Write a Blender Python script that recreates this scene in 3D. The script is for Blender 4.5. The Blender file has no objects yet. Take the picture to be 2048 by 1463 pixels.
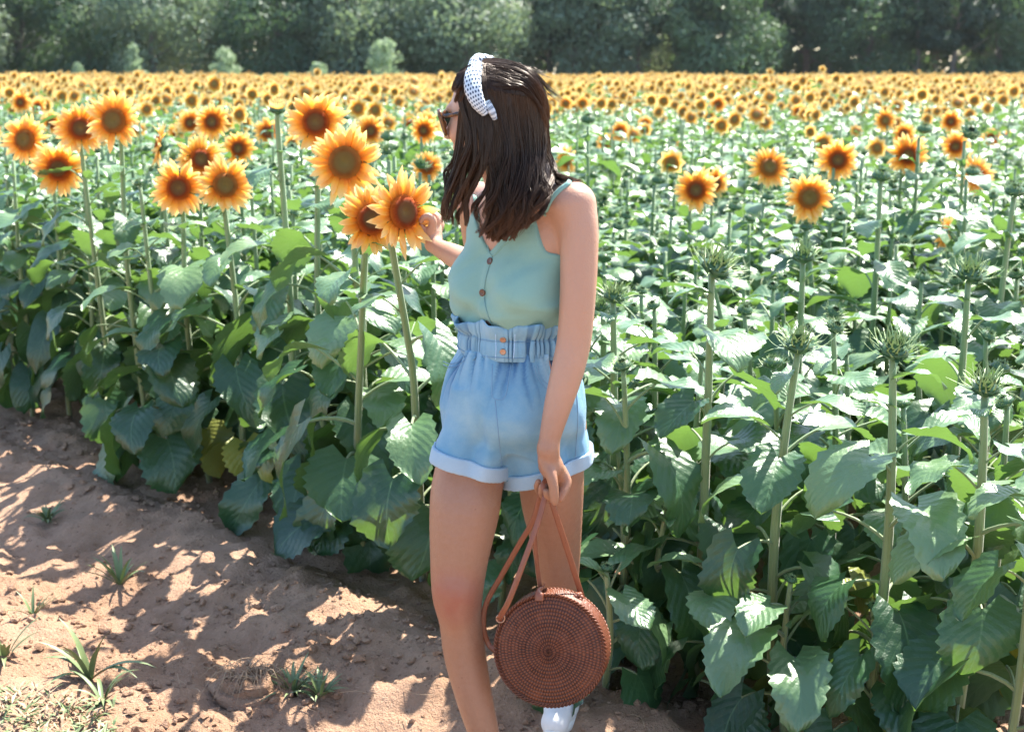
import bpy, math, random
import numpy as np
from mathutils import Vector, Matrix, noise as mnoise
from mathutils.bvhtree import BVHTree
random.seed(7)
RNG = np.random.default_rng(11)
SC = bpy.context.scene
COL = SC.collection
rad = math.radians

# ------------------------------------------------------------------ camera
CAM_H, PITCH, FPX = 1.62, rad(12.3), 2727.0
cd = bpy.data.cameras.new('camera')
cam = bpy.data.objects.new('camera', cd)
COL.objects.link(cam)
cam.location = (0, 0, CAM_H)
cam.rotation_euler = (math.pi/2 - PITCH, 0, 0)
cd.sensor_width = 36.0
cd.lens = FPX/2048*36
cd.clip_start, cd.clip_end = 0.05, 3000
cd.dof.use_dof = True
cd.dof.focus_distance = 2.95
cd.dof.aperture_fstop = 5.6
SC.camera = cam

# ------------------------------------------------------------------ light
SUN_AZ, SUN_EL = rad(38), rad(56)          # azimuth from +Y towards +X
w = bpy.data.worlds.new('World'); SC.world = w; w.use_nodes = True
nt = w.node_tree; nt.nodes.clear()
sky = nt.nodes.new('ShaderNodeTexSky'); sky.sky_type = 'NISHITA'; sky.sun_disc = False
sky.sun_elevation = SUN_EL; sky.sun_rotation = SUN_AZ
bg = nt.nodes.new('ShaderNodeBackground'); bg.inputs[1].default_value = 0.13
wo = nt.nodes.new('ShaderNodeOutputWorld')
nt.links.new(sky.outputs[0], bg.inputs[0]); nt.links.new(bg.outputs[0], wo.inputs[0])
sd = bpy.data.lights.new('sun', 'SUN'); sd.energy = 5.0; sd.angle = rad(0.5); sd.color = (1.0, 0.94, 0.84)
sun = bpy.data.objects.new('sun', sd); COL.objects.link(sun)
sv = Vector((math.sin(SUN_AZ)*math.cos(SUN_EL), math.cos(SUN_AZ)*math.cos(SUN_EL), math.sin(SUN_EL)))
sun.rotation_euler = sv.to_track_quat('Z', 'Y').to_euler()
vs = SC.view_settings
SC.display_settings.display_device = 'sRGB'
vs.view_transform = 'Standard'; vs.look = 'None'; vs.exposure = 1.9; vs.gamma = 1.0

# ------------------------------------------------------------------ helpers
_c, _s = math.cos(PITCH), math.sin(PITCH)
def P(px, py, Y):
    """world point seen at full-size photo pixel (px,py) standing at distance Y"""
    u = (px-1024)/FPX; v = (731.5-py)/FPX
    d = np.array([u, _c+v*_s, -_s+v*_c])
    t = Y/d[1]
    return np.array([0, 0, CAM_H]) + d*t
def PD(px, py, Y):
    u = (px-1024)/FPX; v = (731.5-py)/FPX
    return Y/(_c+v*_s)
def B(px, py, Y, rpx):
    p = P(px, py, Y)
    return (p, rpx*PD(px, py, Y)/FPX)
def ground_at(px, py, z=0.0):
    u = (px-1024)/FPX; v = (731.5-py)/FPX
    d = np.array([u, _c+v*_s, -_s+v*_c])
    t = (CAM_H-z)/(-d[2])
    return np.array([0, 0, CAM_H]) + d*t

def mesh_np(name, V, F, UV=None, mats=(), mi=None, smooth=True):
    """V (n,3); F list of arrays, or (m,4) array with -1 padding for tris; UV per vertex"""
    V = np.asarray(V, np.float32)
    F = np.asarray(F, np.int64)
    me = bpy.data.meshes.new(name)
    n = F.shape[0]
    if F.shape[1] == 4:
        tri = F[:, 3] < 0
        cnt = np.where(tri, 3, 4)
        loops = F.reshape(-1)[(F.reshape(-1) >= 0)]
    else:
        cnt = np.full(n, 3); loops = F.reshape(-1)
    start = np.concatenate([[0], np.cumsum(cnt)[:-1]]) if n else np.zeros(0)
    me.vertices.add(len(V)); me.vertices.foreach_set('co', V.ravel())
    me.loops.add(len(loops)); me.loops.foreach_set('vertex_index', loops.astype(np.int32))
    me.polygons.add(n); me.polygons.foreach_set('loop_start', start.astype(np.int32))
    me.polygons.foreach_set('loop_total', cnt.astype(np.int32))
    if UV is not None:
        ul = me.uv_layers.new(name='UVMap')
        ul.data.foreach_set('uv', np.asarray(UV, np.float32)[loops].ravel())
    for m in mats: me.materials.append(m)
    if mi is not None: me.polygons.foreach_set('material_index', np.asarray(mi, np.int32))
    me.polygons.foreach_set('use_smooth', np.full(n, smooth))
    me.update(calc_edges=True)
    me.validate()
    return me
def link(name, me, parent=None, loc=None):
    o = bpy.data.objects.new(name, me); COL.objects.link(o)
    if parent is not None: o.parent = parent
    if loc is not None: o.location = loc
    return o
def tag(o, label=None, cat=None, group=None, kind=None):
    if label: o['label'] = label
    if cat: o['category'] = cat
    if group: o['group'] = group
    if kind: o['kind'] = kind
    return o
def empty(name, loc=(0, 0, 0)):
    o = bpy.data.objects.new(name, None); COL.objects.link(o); o.location = loc
    o.empty_display_size = 0.1
    return o

class Acc:
    """collect pieces (V,F,UV,mat index) into one mesh"""
    def __init__(s): s.V = []; s.F = []; s.U = []; s.M = []; s.n = 0
    def add(s, V, F, U=None, m=0):
        V = np.asarray(V, float); F = np.asarray(F, np.int64)
        if F.shape[1] == 3: F = np.concatenate([F, np.full((len(F), 1), -1)], 1)
        s.V.append(V); s.F.append(np.where(F >= 0, F+s.n, -1))
        s.U.append(np.zeros((len(V), 2)) if U is None else np.asarray(U, float))
        s.M.append(np.full(len(F), m) if np.isscalar(m) else np.asarray(m)); s.n += len(V)
    def arrays(s):
        return np.concatenate(s.V), np.concatenate(s.F), np.concatenate(s.U), np.concatenate(s.M)
    def mesh(s, name, mats, smooth=True):
        V, F, U, M = s.arrays(); return mesh_np(name, V, F, U, mats, M, smooth)

def grid_faces(nu, nv, wrap_v=False):
    """faces for nu x nv vertex grid, index = i*nv + j"""
    i = np.arange(nu-1)[:, None]; jm = nv if wrap_v else nv-1
    j = np.arange(jm)[None]; j2 = (j+1) % nv
    a = i*nv+j; b = (i+1)*nv+j; c = (i+1)*nv+j2; d = i*nv+j2
    return np.stack([a, b, c, d], -1).reshape(-1, 4)
def catmull(pts, n):
    pts = np.asarray(pts, float); m = len(pts)
    if m == 2:
        t = np.linspace(0, 1, n)[:, None]; return pts[0]*(1-t)+pts[1]*t
    q = np.concatenate([[2*pts[0]-pts[1]], pts, [2*pts[-1]-pts[-2]]])
    t = np.linspace(0, m-1-1e-9, n); i = t.astype(int); f = (t-i)[:, None]
    a, b, c, d = q[i], q[i+1], q[i+2], q[i+3]
    return .5*((2*b)+(-a+c)*f+(2*a-5*b+4*c-d)*f*f+(-a+3*b-3*c+d)*f**3)
def tube(path, r, seg=8, n=None, flat=1.0, cap=True, up=None):
    """tube along path; r scalar or array (resampled); flat squashes along the second axis"""
    path = np.asarray(path, float)
    if n: path2 = catmull(path, n)
    else: path2 = path
    n = len(path2)
    r = np.asarray(r, float) if not np.isscalar(r) else np.full(2, r)
    rr = np.interp(np.linspace(0, 1, n), np.linspace(0, 1, len(r)), r)
    T = np.gradient(path2, axis=0); T /= np.linalg.norm(T, axis=1)[:, None]+1e-12
    ref = np.array(up if up is not None else ([0, 0, 1] if abs(T[:, 2]).mean() < .8 else [0, 1, 0]), float)
    N = np.cross(T, ref); N /= np.linalg.norm(N, axis=1)[:, None]+1e-12
    Bn = np.cross(T, N)
    th = np.linspace(0, 2*math.pi, seg, endpoint=False)
    V = path2[:, None]+rr[:, None, None]*(np.cos(th)[None, :, None]*N[:, None]+flat*np.sin(th)[None, :, None]*Bn[:, None])
    V = V.reshape(-1, 3); F = grid_faces(n, seg, True)
    U = np.stack([np.repeat(np.linspace(0, 1, n), seg), np.tile(np.linspace(0, 1, seg), n)], -1)
    if cap:
        V = np.concatenate([V, [path2[0]], [path2[-1]]]); a = n*seg
        k = np.arange(seg); k2 = (k+1) % seg
        f1 = np.stack([k, k2, np.full(seg, a), np.full(seg, -1)], -1)
        f2 = np.stack([(n-1)*seg+k2, (n-1)*seg+k, np.full(seg, a+1), np.full(seg, -1)], -1)
        F = np.concatenate([F, f1, f2]); U = np.concatenate([U, [[0, 0], [1, 0]]])
    return V, F, U
def rotz(V, a):
    c, s = math.cos(a), math.sin(a)
    return V @ np.array([[c, s, 0], [-s, c, 0], [0, 0, 1]])
def hash01(i, j, k=0, seed=0):
    h = (i.astype(np.int64)*374761393+j.astype(np.int64)*668265263+np.int64(k)*2147483647+seed*97531)
    h = (h ^ (h >> 13))*1274126177 & 0x7fffffff
    h = (h ^ (h >> 16)) & 0xffffff
    return h/float(0xffffff)
def vnoise(x, y, seed=0):
    xi = np.floor(x); yi = np.floor(y); fx = x-xi; fy = y-yi
    fx = fx*fx*(3-2*fx); fy = fy*fy*(3-2*fy)
    a = hash01(xi, yi, 0, seed); b = hash01(xi+1, yi, 0, seed); c = hash01(xi, yi+1, 0, seed); d = hash01(xi+1, yi+1, 0, seed)
    return (a*(1-fx)+b*fx)*(1-fy)+(c*(1-fx)+d*fx)*fy
def fbm(x, y, o=4, seed=0):
    s = 0; a = .5
    for k in range(o):
        s = s+a*(vnoise(x*2**k, y*2**k, seed+k*13)-.5); a *= .5
    return s

# ------------------------------------------------------------------ node material helper
class NM:
    def __init__(s, name):
        s.m = bpy.data.materials.new(name); s.m.use_nodes = True
        s.t = s.m.node_tree; s.t.nodes.clear()
        s.out = s.t.nodes.new('ShaderNodeOutputMaterial')
    def n(s, typ, **kw):
        nd = s.t.nodes.new('ShaderNode'+typ)
        ins = kw.pop('ins', {})
        for k, v in kw.items(): setattr(nd, k, v)
        for k, v in ins.items():
            if isinstance(v, bpy.types.NodeSocket): s.t.links.new(v, nd.inputs[k])
            else: nd.inputs[k].default_value = v
        return nd
    def math(s, op, a, b=0.0, c=None, clamp=False):
        ins = {0: a, 1: b}
        if c is not None: ins[2] = c
        nd = s.n('Math', operation=op, use_clamp=clamp, ins=ins); return nd.outputs[0]
    def mix(s, f, a, b):
        nd = s.n('MixRGB', ins={0: f, 1: a, 2: b}); return nd.outputs[0]
    def noise(s, scale, detail=3, vec=None, rough=.5, dist=0.0):
        ins = {'Scale': scale, 'Detail': detail, 'Roughness': rough, 'Distortion': dist}
        if vec is not None: ins['Vector'] = vec
        return s.n('TexNoise', ins=ins).outputs[0]
    def ramp(s, f, stops, interp='LINEAR'):
        nd = s.n('ValToRGB', ins={0: f}); cr = nd.color_ramp; cr.interpolation = interp
        while len(cr.elements) < len(stops): cr.elements.new(.5)
        for e, (p, c) in zip(cr.elements, stops): e.position = p; e.color = c if len(c) == 4 else (*c, 1)
        return nd.outputs[0]
    def bump(s, h, strength=.3, dist=.01, normal=None):
        ins = {'Height': h, 'Strength': strength, 'Distance': dist}
        if normal is not None: ins['Normal'] = normal
        return s.n('Bump', ins=ins).outputs[0]
    def principled(s, col, rough=.5, normal=None, **kw):
        ins = {'Base Color': col, 'Roughness': rough}
        if normal is not None: ins['Normal'] = normal
        ins.update(kw)
        return s.n('BsdfPrincipled', ins=ins).outputs[0]
    def done(s, sh): s.t.links.new(sh, s.out.inputs[0]); return s.m
def rgb(r, g, b): return (r, g, b, 1)
# ------------------------------------------------------------------ materials
def mat_leaf(name='leaf_green', young_lit=False, yellow=False, far=False):
    N = NM(name)
    uv = N.n('UVMap').outputs[0]; sx = N.n('SeparateXYZ', ins={0: uv})
    u = sx.outputs[0]; v = N.math('ABSOLUTE', N.math('SUBTRACT', sx.outputs[1], .5))   # 0..0.5
    geo = N.n('NewGeometry')
    pos = geo.outputs['Position']
    rnd = N.n('ObjectInfo').outputs['Random']
    n1 = N.noise(2.2 if not far else .5, 2, pos)
    if yellow: c1, c2 = rgb(.30, .30, .05), rgb(.16, .22, .05)
    elif young_lit: c1, c2 = rgb(.065, .145, .058), rgb(.170, .270, .125)  # paler fresh upper growth, with sunlit tone also put into the colour
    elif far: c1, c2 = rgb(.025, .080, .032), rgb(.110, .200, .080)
    else: c1, c2 = rgb(.008, .040, .019), rgb(.048, .120, .048)  # low leaves: dark green with their shade painted into the base colour
    base = N.mix(N.math('ADD', N.math('MULTIPLY', n1, .9), N.math('MULTIPLY', N.math('SUBTRACT', rnd, .5), .7), clamp=True), c1, c2)
    sp = N.ramp(N.noise(16, 4, pos, .7), [(.66, (0, 0, 0)), (.72, (.55, .55, .55))])
    base = N.mix(sp, base, rgb(.15, .15, .05))
    if not far:
        # veins: midrib and side veins from the uv layout
        mid = N.math('LESS_THAN', v, .013)
        ph = N.math('SUBTRACT', N.math('MULTIPLY', u, 7.0), N.math('MULTIPLY', v, 6.5))
        fr = N.math('ABSOLUTE', N.math('SUBTRACT', N.math('FRACT', ph), .5))
        side = N.math('LESS_THAN', fr, .022)
        vein = N.math('MAXIMUM', mid, N.math('MULTIPLY', side, .55))
        base = N.mix(N.math('MULTIPLY', vein, .5), base, rgb(.12, .22, .10))
        puff = N.math('MULTIPLY', N.math('SUBTRACT', .5, fr), -1.0)
        h = N.math('ADD', N.math('MULTIPLY', fr, 1.0), N.math('MULTIPLY', N.noise(55, 3, pos), .45))
        nrm = N.bump(N.math('ADD', N.math('MULTIPLY', fr, .5), N.math('MULTIPLY', N.noise(38, 4, pos, .6), 1.0)), .38, .010)
    else: nrm = None
    back = geo.outputs['Backfacing']
    base2 = N.mix(N.math('MULTIPLY', back, .55), base, rgb(.060, .12, .055))
    kw = {'Specular IOR Level': 1.0 if young_lit else .72, 'Specular Tint': rgb(.92, 1, .93)}
    p = N.principled(base2, N.math('ADD', .37, N.math('MULTIPLY', back, .3)), nrm, **kw)
    tr = N.n('BsdfTranslucent', ins={0: rgb(.16, .30, .05) if not yellow else rgb(.5, .45, .06)})
    mx = N.n('MixShader', ins={0: .27, 1: p, 2: tr.outputs[0]})
    return N.done(mx.outputs[0])
def mat_simple(name, col, rough=.6, col2=None, scale=20, bump=0, bscale=60, **kw):
    N = NM(name); tc = N.n('TexCoord').outputs['Object']
    c = rgb(*col)
    if col2: c = N.mix(N.noise(scale, 3, tc), rgb(*col), rgb(*col2))
    nr = N.bump(N.noise(bscale, 3, tc), bump, .004) if bump else None
    return N.done(N.principled(c, rough, nr, **kw))
def mat_stem():
    N = NM('stem_green'); pos = N.n('NewGeometry').outputs['Position']
    z = N.n('SeparateXYZ', ins={0: pos}).outputs[2]
    f = N.math('MULTIPLY', z, 1.3, clamp=True)
    c = N.mix(f, rgb(.20, .19, .07), rgb(.135, .22, .085))
    uv = N.n('SeparateXYZ', ins={0: N.n('UVMap').outputs[0]}).outputs[1]
    st = N.math('SINE', N.math('MULTIPLY', uv, 50.0))
    nr = N.bump(N.math('ADD', st, N.noise(90, 2, pos)), .25, .003)
    c = N.mix(N.math('MULTIPLY', N.noise(25, 3, pos), .5), c, rgb(.22, .30, .14))
    p = N.principled(c, .5, nr, **{'Specular IOR Level': .5, 'Sheen Weight': .3})
    return N.done(p)
def mat_petal():
    N = NM('petal_yellow'); sx = N.n('SeparateXYZ', ins={0: N.n('UVMap').outputs[0]})
    u, v = sx.outputs[0], sx.outputs[1]
    pos = N.n('NewGeometry').outputs['Position']
    st = N.n('TexNoise', ins={'Vector': N.n('CombineXYZ', ins={0: N.math('MULTIPLY', u, 1.5), 1: N.math('MULTIPLY', v, 22.0), 2: 0.0}).outputs[0], 'Scale': 3.0}).outputs[0]
    f = N.math('ADD', u, N.math('MULTIPLY', N.math('SUBTRACT', st, .5), .35), clamp=True)
    c = N.ramp(f, [(0, (.50, .07, .008)), (.15, (.78, .22, .012)), (.38, (.91, .45, .045)), (1, (.96, .68, .30))])
    nr = N.bump(st, .3, .003)
    p = N.principled(c, .55, nr, **{'Specular IOR Level': .3})
    tr = N.n('BsdfTranslucent', ins={0: c})
    return N.done(N.n('MixShader', ins={0: .42, 1: p, 2: tr.outputs[0]}).outputs[0])
def mat_disc():
    N = NM('disc_brown'); u = N.n('SeparateXYZ', ins={0: N.n('UVMap').outputs[0]}).outputs[0]
    tc = N.n('TexCoord').outputs['Object']
    rnd = N.n('ObjectInfo').outputs['Random']
    vo = N.n('TexVoronoi', ins={'Vector': tc, 'Scale': 330.0}).outputs[0]
    c = N.ramp(N.math('ADD', u, N.math('MULTIPLY', N.math('SUBTRACT', N.noise(60, 3, tc), .5), .12)),
               [(0, (.30, .18, .05)), (.34, (.19, .095, .03)), (.58, (.19, .070, .020)), (.66, (.24, .05, .010)), (.82, (.44, .075, .010)), (1, (.58, .15, .012))])
    c = N.mix(N.math('MULTIPLY', N.math('GREATER_THAN', rnd, .7), .35), c, rgb(.30, .23, .05))
    nr = N.bump(vo, .8, .004)
    return N.done(N.principled(c, .8, nr, **{'Specular IOR Level': .2}))
M_leaf = mat_leaf(); M_leaf_n = mat_leaf('leaf_young_lit', young_lit=True); M_leaf_y = mat_leaf('leaf_yellowed', yellow=True); M_leaf_far = mat_leaf('leaf_distant', far=True)
M_stem = mat_stem(); M_petal = mat_petal(); M_disc = mat_disc()
M_bract = mat_simple('bract_green', (.022, .075, .030), .5, (.055, .125, .045), 30)
M_bract_l = mat_simple('bract_pale', (.20, .30, .12), .5, (.32, .40, .18), 40)
# soil
def mat_soil():
    N = NM('sandy_soil'); pos = N.n('NewGeometry').outputs['Position']
    a = N.noise(1.3, 5, pos, .6); b = N.noise(14, 5, pos, .65); c_ = N.noise(120, 4, pos, .7)
    c = N.mix(N.ramp(a, [(.35, (0, 0, 0)), (.68, (1, 1, 1))]), rgb(.33, .20, .125), rgb(.55, .365, .255))
    c = N.mix(N.math('MULTIPLY', b, .55), c, rgb(.25, .14, .085))
    c = N.mix(N.ramp(c_, [(.55, (0, 0, 0)), (.75, (.6, .6, .6))]), c, rgb(.52, .38, .29))
    c = N.mix(N.ramp(N.noise(48, 4, pos, .7), [(.60, (0, 0, 0)), (.66, (.75, .75, .75))]), c, rgb(.10, .058, .036))
    h = N.math('ADD', N.math('MULTIPLY', b, .6), N.math('MULTIPLY', c_, .4))
    return N.done(N.principled(c, .95, N.bump(h, 1.0, .035), **{'Specular IOR Level': .1}))
M_soil = mat_soil()
def mat_skin():
    N = NM('skin'); tc = N.n('NewGeometry').outputs['Position']
    z = N.n('SeparateXYZ', ins={0: tc}).outputs[2]
    leg = N.ramp(N.math('MULTIPLY', z, .6), [(0, (1, 1, 1)), (.50, (1, 1, 1)), (.58, (0, 0, 0))])
    c = N.mix(leg, rgb(.43, .243, .158), rgb(.27, .124, .062))
    c = N.mix(N.math('MULTIPLY', N.noise(9, 4, tc), .35), c, rgb(.34, .15, .10))
    c = N.mix(N.math('MULTIPLY', N.noise(75, 4, tc, .7), .36), c, rgb(.47, .28, .20))
    # ruddy knee
    dk = N.n('VectorMath', operation='DISTANCE', ins={0: tc, 1: tuple(P(905, 1190, 2.80))}).outputs['Value']
    kn = N.math('SUBTRACT', 1.0, N.math('MULTIPLY', dk, 12.0), clamp=True)
    kn = N.math('MULTIPLY', kn, N.math('ADD', N.noise(30, 3, tc), .35))
    c = N.mix(N.math('MULTIPLY', kn, .9), c, rgb(.30, .065, .040))
    fr = N.ramp(N.n('TexVoronoi', ins={'Vector': tc, 'Scale': 26.0}).outputs[0], [(.0, (1, 1, 1)), (.045, (1, 1, 1)), (.06, (0, 0, 0))])
    c = N.mix(N.math('MULTIPLY', fr, .45), c, rgb(.20, .08, .05))
    nr = N.bump(N.math('ADD', N.noise(260, 3, tc), N.noise(40, 3, tc)), .32, .003)
    return N.done(N.principled(c, .45, nr, **{'Subsurface Weight': .12, 'Subsurface Radius': (.02, .008, .004), 'Specular IOR Level': .45}))
M_skin = mat_skin()
def mat_cloth(name, c1, c2, wv=900., rough=.85, blot=6, wear_shade=False):
    N = NM(name); tc = N.n('TexCoord').outputs['Object']
    wa = N.n('TexWave', ins={'Vector': tc, 'Scale': wv, 'Distortion': 1.5}, wave_type='BANDS', bands_direction='DIAGONAL').outputs['Fac']
    c = N.mix(N.ramp(N.noise(blot, 4, tc, .6), [(.36, (0, 0, 0)), (.66, (1, 1, 1))]), rgb(*c1), rgb(*c2))
    c = N.mix(N.math('MULTIPLY', N.noise(320, 2, tc), .3), c, rgb(*[x*.72 for x in c1]))
    if wear_shade:      # faded ridges; pleats darkened, crease shade painted into the denim colour
        rg = N.n('SeparateXYZ', ins={0: N.n('UVMap').outputs[0]}).outputs[1]
        c = N.mix(N.ramp(rg, [(0, (1, 1, 1)), (.45, (0, 0, 0))]), c, rgb(.05, .14, .27))
        c = N.mix(N.ramp(rg, [(.55, (0, 0, 0)), (1, (.5, .5, .5))]), c, rgb(.42, .58, .67))
    nr = N.bump(N.math('ADD', wa, N.noise(200, 2, tc)), .25, .0015)
    nr = N.bump(N.noise(26, 3, tc), .35, .006, nr)
    return N.done(N.principled(c, rough, nr, **{'Specular IOR Level': .2, 'Sheen Weight': .15}))
M_top = mat_cloth('mint_cotton', (.20, .365, .315), (.22, .39, .34), 500, blot=4)
M_denim = mat_cloth('light_denim', (.135, .305, .44), (.26, .41, .485), 700, blot=9, wear_shade=True)
M_cuff = mat_cloth('denim_inside', (.31, .44, .54), (.36, .48, .57), 700, blot=9)
M_stitch = mat_simple('denim_stitch', (.16, .29, .42), .8)
M_seam = mat_simple('denim_seam', (.40, .58, .75), .8)
M_mint_seam = mat_simple('mint_seam', (.18, .33, .31), .8)
M_wood = mat_simple('horn_button', (.05, .02, .012), .3, (.16, .07, .035), 150)
M_brass = mat_simple('copper_button', (.42, .27, .19), .35, (.32, .19, .13), 90, **{'Metallic': .8})
def mat_hair():
    N = NM('dark_brown_hair'); sx = N.n('SeparateXYZ', ins={0: N.n('UVMap').outputs[0]})
    c = N.ramp(sx.outputs[0], [(0, (.024, .012, .007)), (.3, (.010, .0055, .0035)), (.6, (.011, .006, .004)), (.85, (.040, .019, .010)), (1, (.11, .05, .024))])
    c = N.mix(N.math('MULTIPLY', sx.outputs[1], .45), c, rgb(.034, .017, .010))
    return N.done(N.principled(c, .35, **{'Specular IOR Level': .36, 'Specular Tint': rgb(1, .82, .70)}))
M_hair = mat_hair()
def mat_band():
    N = NM('dotted_cotton'); sx = N.n('SeparateXYZ', ins={0: N.n('UVMap').outputs[0]})
    a = N.math('MULTIPLY', sx.outputs[0], 30.0); b = N.math('MULTIPLY', sx.outputs[1], 6.0)
    row = N.math('FLOOR', a); b = N.math('ADD', b, N.math('MULTIPLY', N.math('MODULO', row, 2.0), .5))
    fa = N.math('SUBTRACT', N.math('FRACT', a), .5); fb = N.math('SUBTRACT', N.math('FRACT', b), .5)
    d = N.math('SQRT', N.math('ADD', N.math('MULTIPLY', fa, fa), N.math('MULTIPLY', fb, fb)))
    c = N.mix(N.math('LESS_THAN', d, .31), rgb(.50, .57, .62), rgb(.015, .04, .09))
    return N.done(N.principled(c, .75))
M_band = mat_band()
M_lens = mat_simple('dark_lens', (.012, .022, .018), .08, **{'Specular IOR Level': .8})
def mat_tort():
    N = NM('tortoiseshell'); tc = N.n('TexCoord').outputs['Object']
    c = N.ramp(N.noise(70, 3, tc), [(.42, (.02, .008, .004)), (.55, (.13, .05, .012))])
    return N.done(N.principled(c, .15))
M_tort = mat_tort()
M_shoe = mat_simple('white_canvas', (.72, .72, .71), .7, (.62, .61, .58), 30, .2, 200, **{'Specular IOR Level': .1})
M_leather = mat_simple('tan_leather', (.17, .050, .023), .42, (.24, .078, .036), 40, .25, 200)
def mat_rattan():
    N = NM('rattan'); uv = N.n('UVMap').outputs[0]; tc = N.n('TexCoord').outputs['Object']
    n1 = N.noise(24, 4, tc, .65); n2 = N.noise(180, 3, tc)
    sx = N.n('SeparateXYZ', ins={0: uv})
    c = N.ramp(n1, [(.32, (.022, .006, .003)), (.52, (.058, .015, .007)), (.70, (.13, .038, .016))])
    # v stores how proud the strand is
    c = N.mix(N.math('MULTIPLY', sx.outputs[1], .75, clamp=True), c, rgb(.25, .080, .034))
    c = N.mix(N.math('MULTIPLY', n2, .3), c, rgb(.10, .03, .015))
    return N.done(N.principled(c, .45, N.bump(n2, .3, .002), **{'Specular IOR Level': .3}))
M_rattan = mat_rattan()
M_treeleaf = None
def mat_tree(name, c1, c2, tr):
    N = NM(name); pos = N.n('NewGeometry').outputs['Position']
    rnd = N.n('ObjectInfo').outputs['Random']
    f = N.math('ADD', N.math('MULTIPLY', N.noise(.6, 3, pos), .6), N.math('MULTIPLY', N.math('SUBTRACT', rnd, .35), .9), clamp=True)
    c = N.mix(f, rgb(*c1), rgb(*c2))
    p = N.principled(c, .55, **{'Specular IOR Level': .5})
    t = N.n('BsdfTranslucent', ins={0: rgb(*tr)})
    return N.done(N.n('MixShader', ins={0: .38, 1: p, 2: t.outputs[0]}).outputs[0])
M_tree_a = mat_tree('broadleaf', (.018, .060, .042), (.12, .19, .105), (.09, .16, .05))
M_tree_c = mat_tree('pale_broadleaf', (.12, .18, .13), (.24, .30, .20), (.20, .28, .12))
M_tree_b = mat_tree('dark_pine', (.014, .042, .034), (.075, .125, .080), (.05, .09, .035))
M_bush = mat_tree('pale_bush', (.24, .32, .20), (.33, .41, .26), (.3, .42, .2))
M_bark = mat_simple('bark', (.09, .08, .07), .9, (.17, .15, .13), 3, .5, 8)
M_grass = mat_simple('grass_blade', (.06, .12, .04), .5, (.22, .25, .11), 7)
M_straw = mat_simple('dry_straw', (.42, .30, .19), .8, (.28, .18, .11), 9)

# ------------------------------------------------------------------ ground
def axis(lo, hi, step, far_lo, far_hi, g=1.22):
    a = list(np.arange(lo, hi+1e-6, step)); s = step; x = hi
    while x < far_hi: s *= g; x += s; a.append(x)
    s = step; x = lo; pre = []
    while x > far_lo: s *= g; x -= s; pre.append(x)
    return np.array(pre[::-1]+a)
ROW_O = np.array([-.40, 4.25]); ROW_D = np.array([.70, -.714]); ROW_N = np.array([.714, .70])
def ground_z(x, y):
    dn = (x-ROW_O[0])*ROW_N[0]+(y-ROW_O[1])*ROW_N[1]
    dt = (x-ROW_O[0])*ROW_D[0]+(y-ROW_O[1])*ROW_D[1]
    near = np.clip(1-(np.hypot(x, y)-9)/6, 0, 1)
    z = .09*fbm(x*1.1, y*1.1, 3, 3)+.055*fbm(dn*4.2+3, dt*.9, 3, 9)+.085*fbm(x*9, y*9, 3, 21)+.075*np.abs(fbm(x*21, y*21, 3, 5))*np.clip(vnoise(x*2.2, y*2.2, 8)*1.6-.2, .15, 1)
    rut = np.where(dn < -.2, .035*np.cos((dn+.3)*6.0), 0)
    return (z+rut)*near
gx = axis(-3.6, 3.2, .020, -220, 220); gy = axis(2.6, 7.0, .020, -60, 240)
X, Y = np.meshgrid(gx, gy, indexing='ij')
Z = ground_z(X, Y)
V = np.stack([X, Y, Z], -1).reshape(-1, 3)
F = grid_faces(len(gx), len(gy))
g = link('ground', mesh_np('ground', V, F, None, [M_soil]))
g['kind'] = 'structure'
def gz(x, y): return float(ground_z(np.array([x], float), np.array([y], float))[0])
# clods and pebbles
ico = []
_t = (1+5**.5)/2
IV = np.array([(-1, _t, 0), (1, _t, 0), (-1, -_t, 0), (1, -_t, 0), (0, -1, _t), (0, 1, _t), (0, -1, -_t), (0, 1, -_t), (_t, 0, -1), (_t, 0, 1), (-_t, 0, -1), (-_t, 0, 1)])
IV /= np.linalg.norm(IV[0])
IF = np.array([(0, 11, 5), (0, 5, 1), (0, 1, 7), (0, 7, 10), (0, 10, 11), (1, 5, 9), (5, 11, 4), (11, 10, 2), (10, 7, 6), (7, 1, 8), (3, 9, 4), (3, 4, 2), (3, 2, 6), (3, 6, 8), (3, 8, 9), (4, 9, 5), (2, 4, 11), (6, 2, 10), (8, 6, 7), (9, 8, 1)])
A = Acc(); n = 34000
cx = RNG.uniform(-3.2, 2.6, n); cy = 2.75+RNG.random(n)**1.5*4.2
clump = vnoise(cx*3.1, cy*3.1, 77)
for i in range(n):
    if clump[i] < .42 and RNG.random() < .75: continue
    r = .002+.012*RNG.random()**5*(1.6 if clump[i] > .60 else .8)
    sc = np.array([1, RNG.uniform(.6, 1), RNG.uniform(.45, .8)])*r
    v = rotz(IV*(1+.7*(RNG.random((12, 1))-.5))*sc, RNG.random()*6.3)
    A.add(v+[cx[i], cy[i], gz(cx[i], cy[i])+r*.2], IF)
o = link('soil_clods', A.mesh('soil_clods', [M_soil], False)); tag(o, 'small sandy clods and pebbles strewn over the bare soil', 'clods', kind='stuff')
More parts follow.
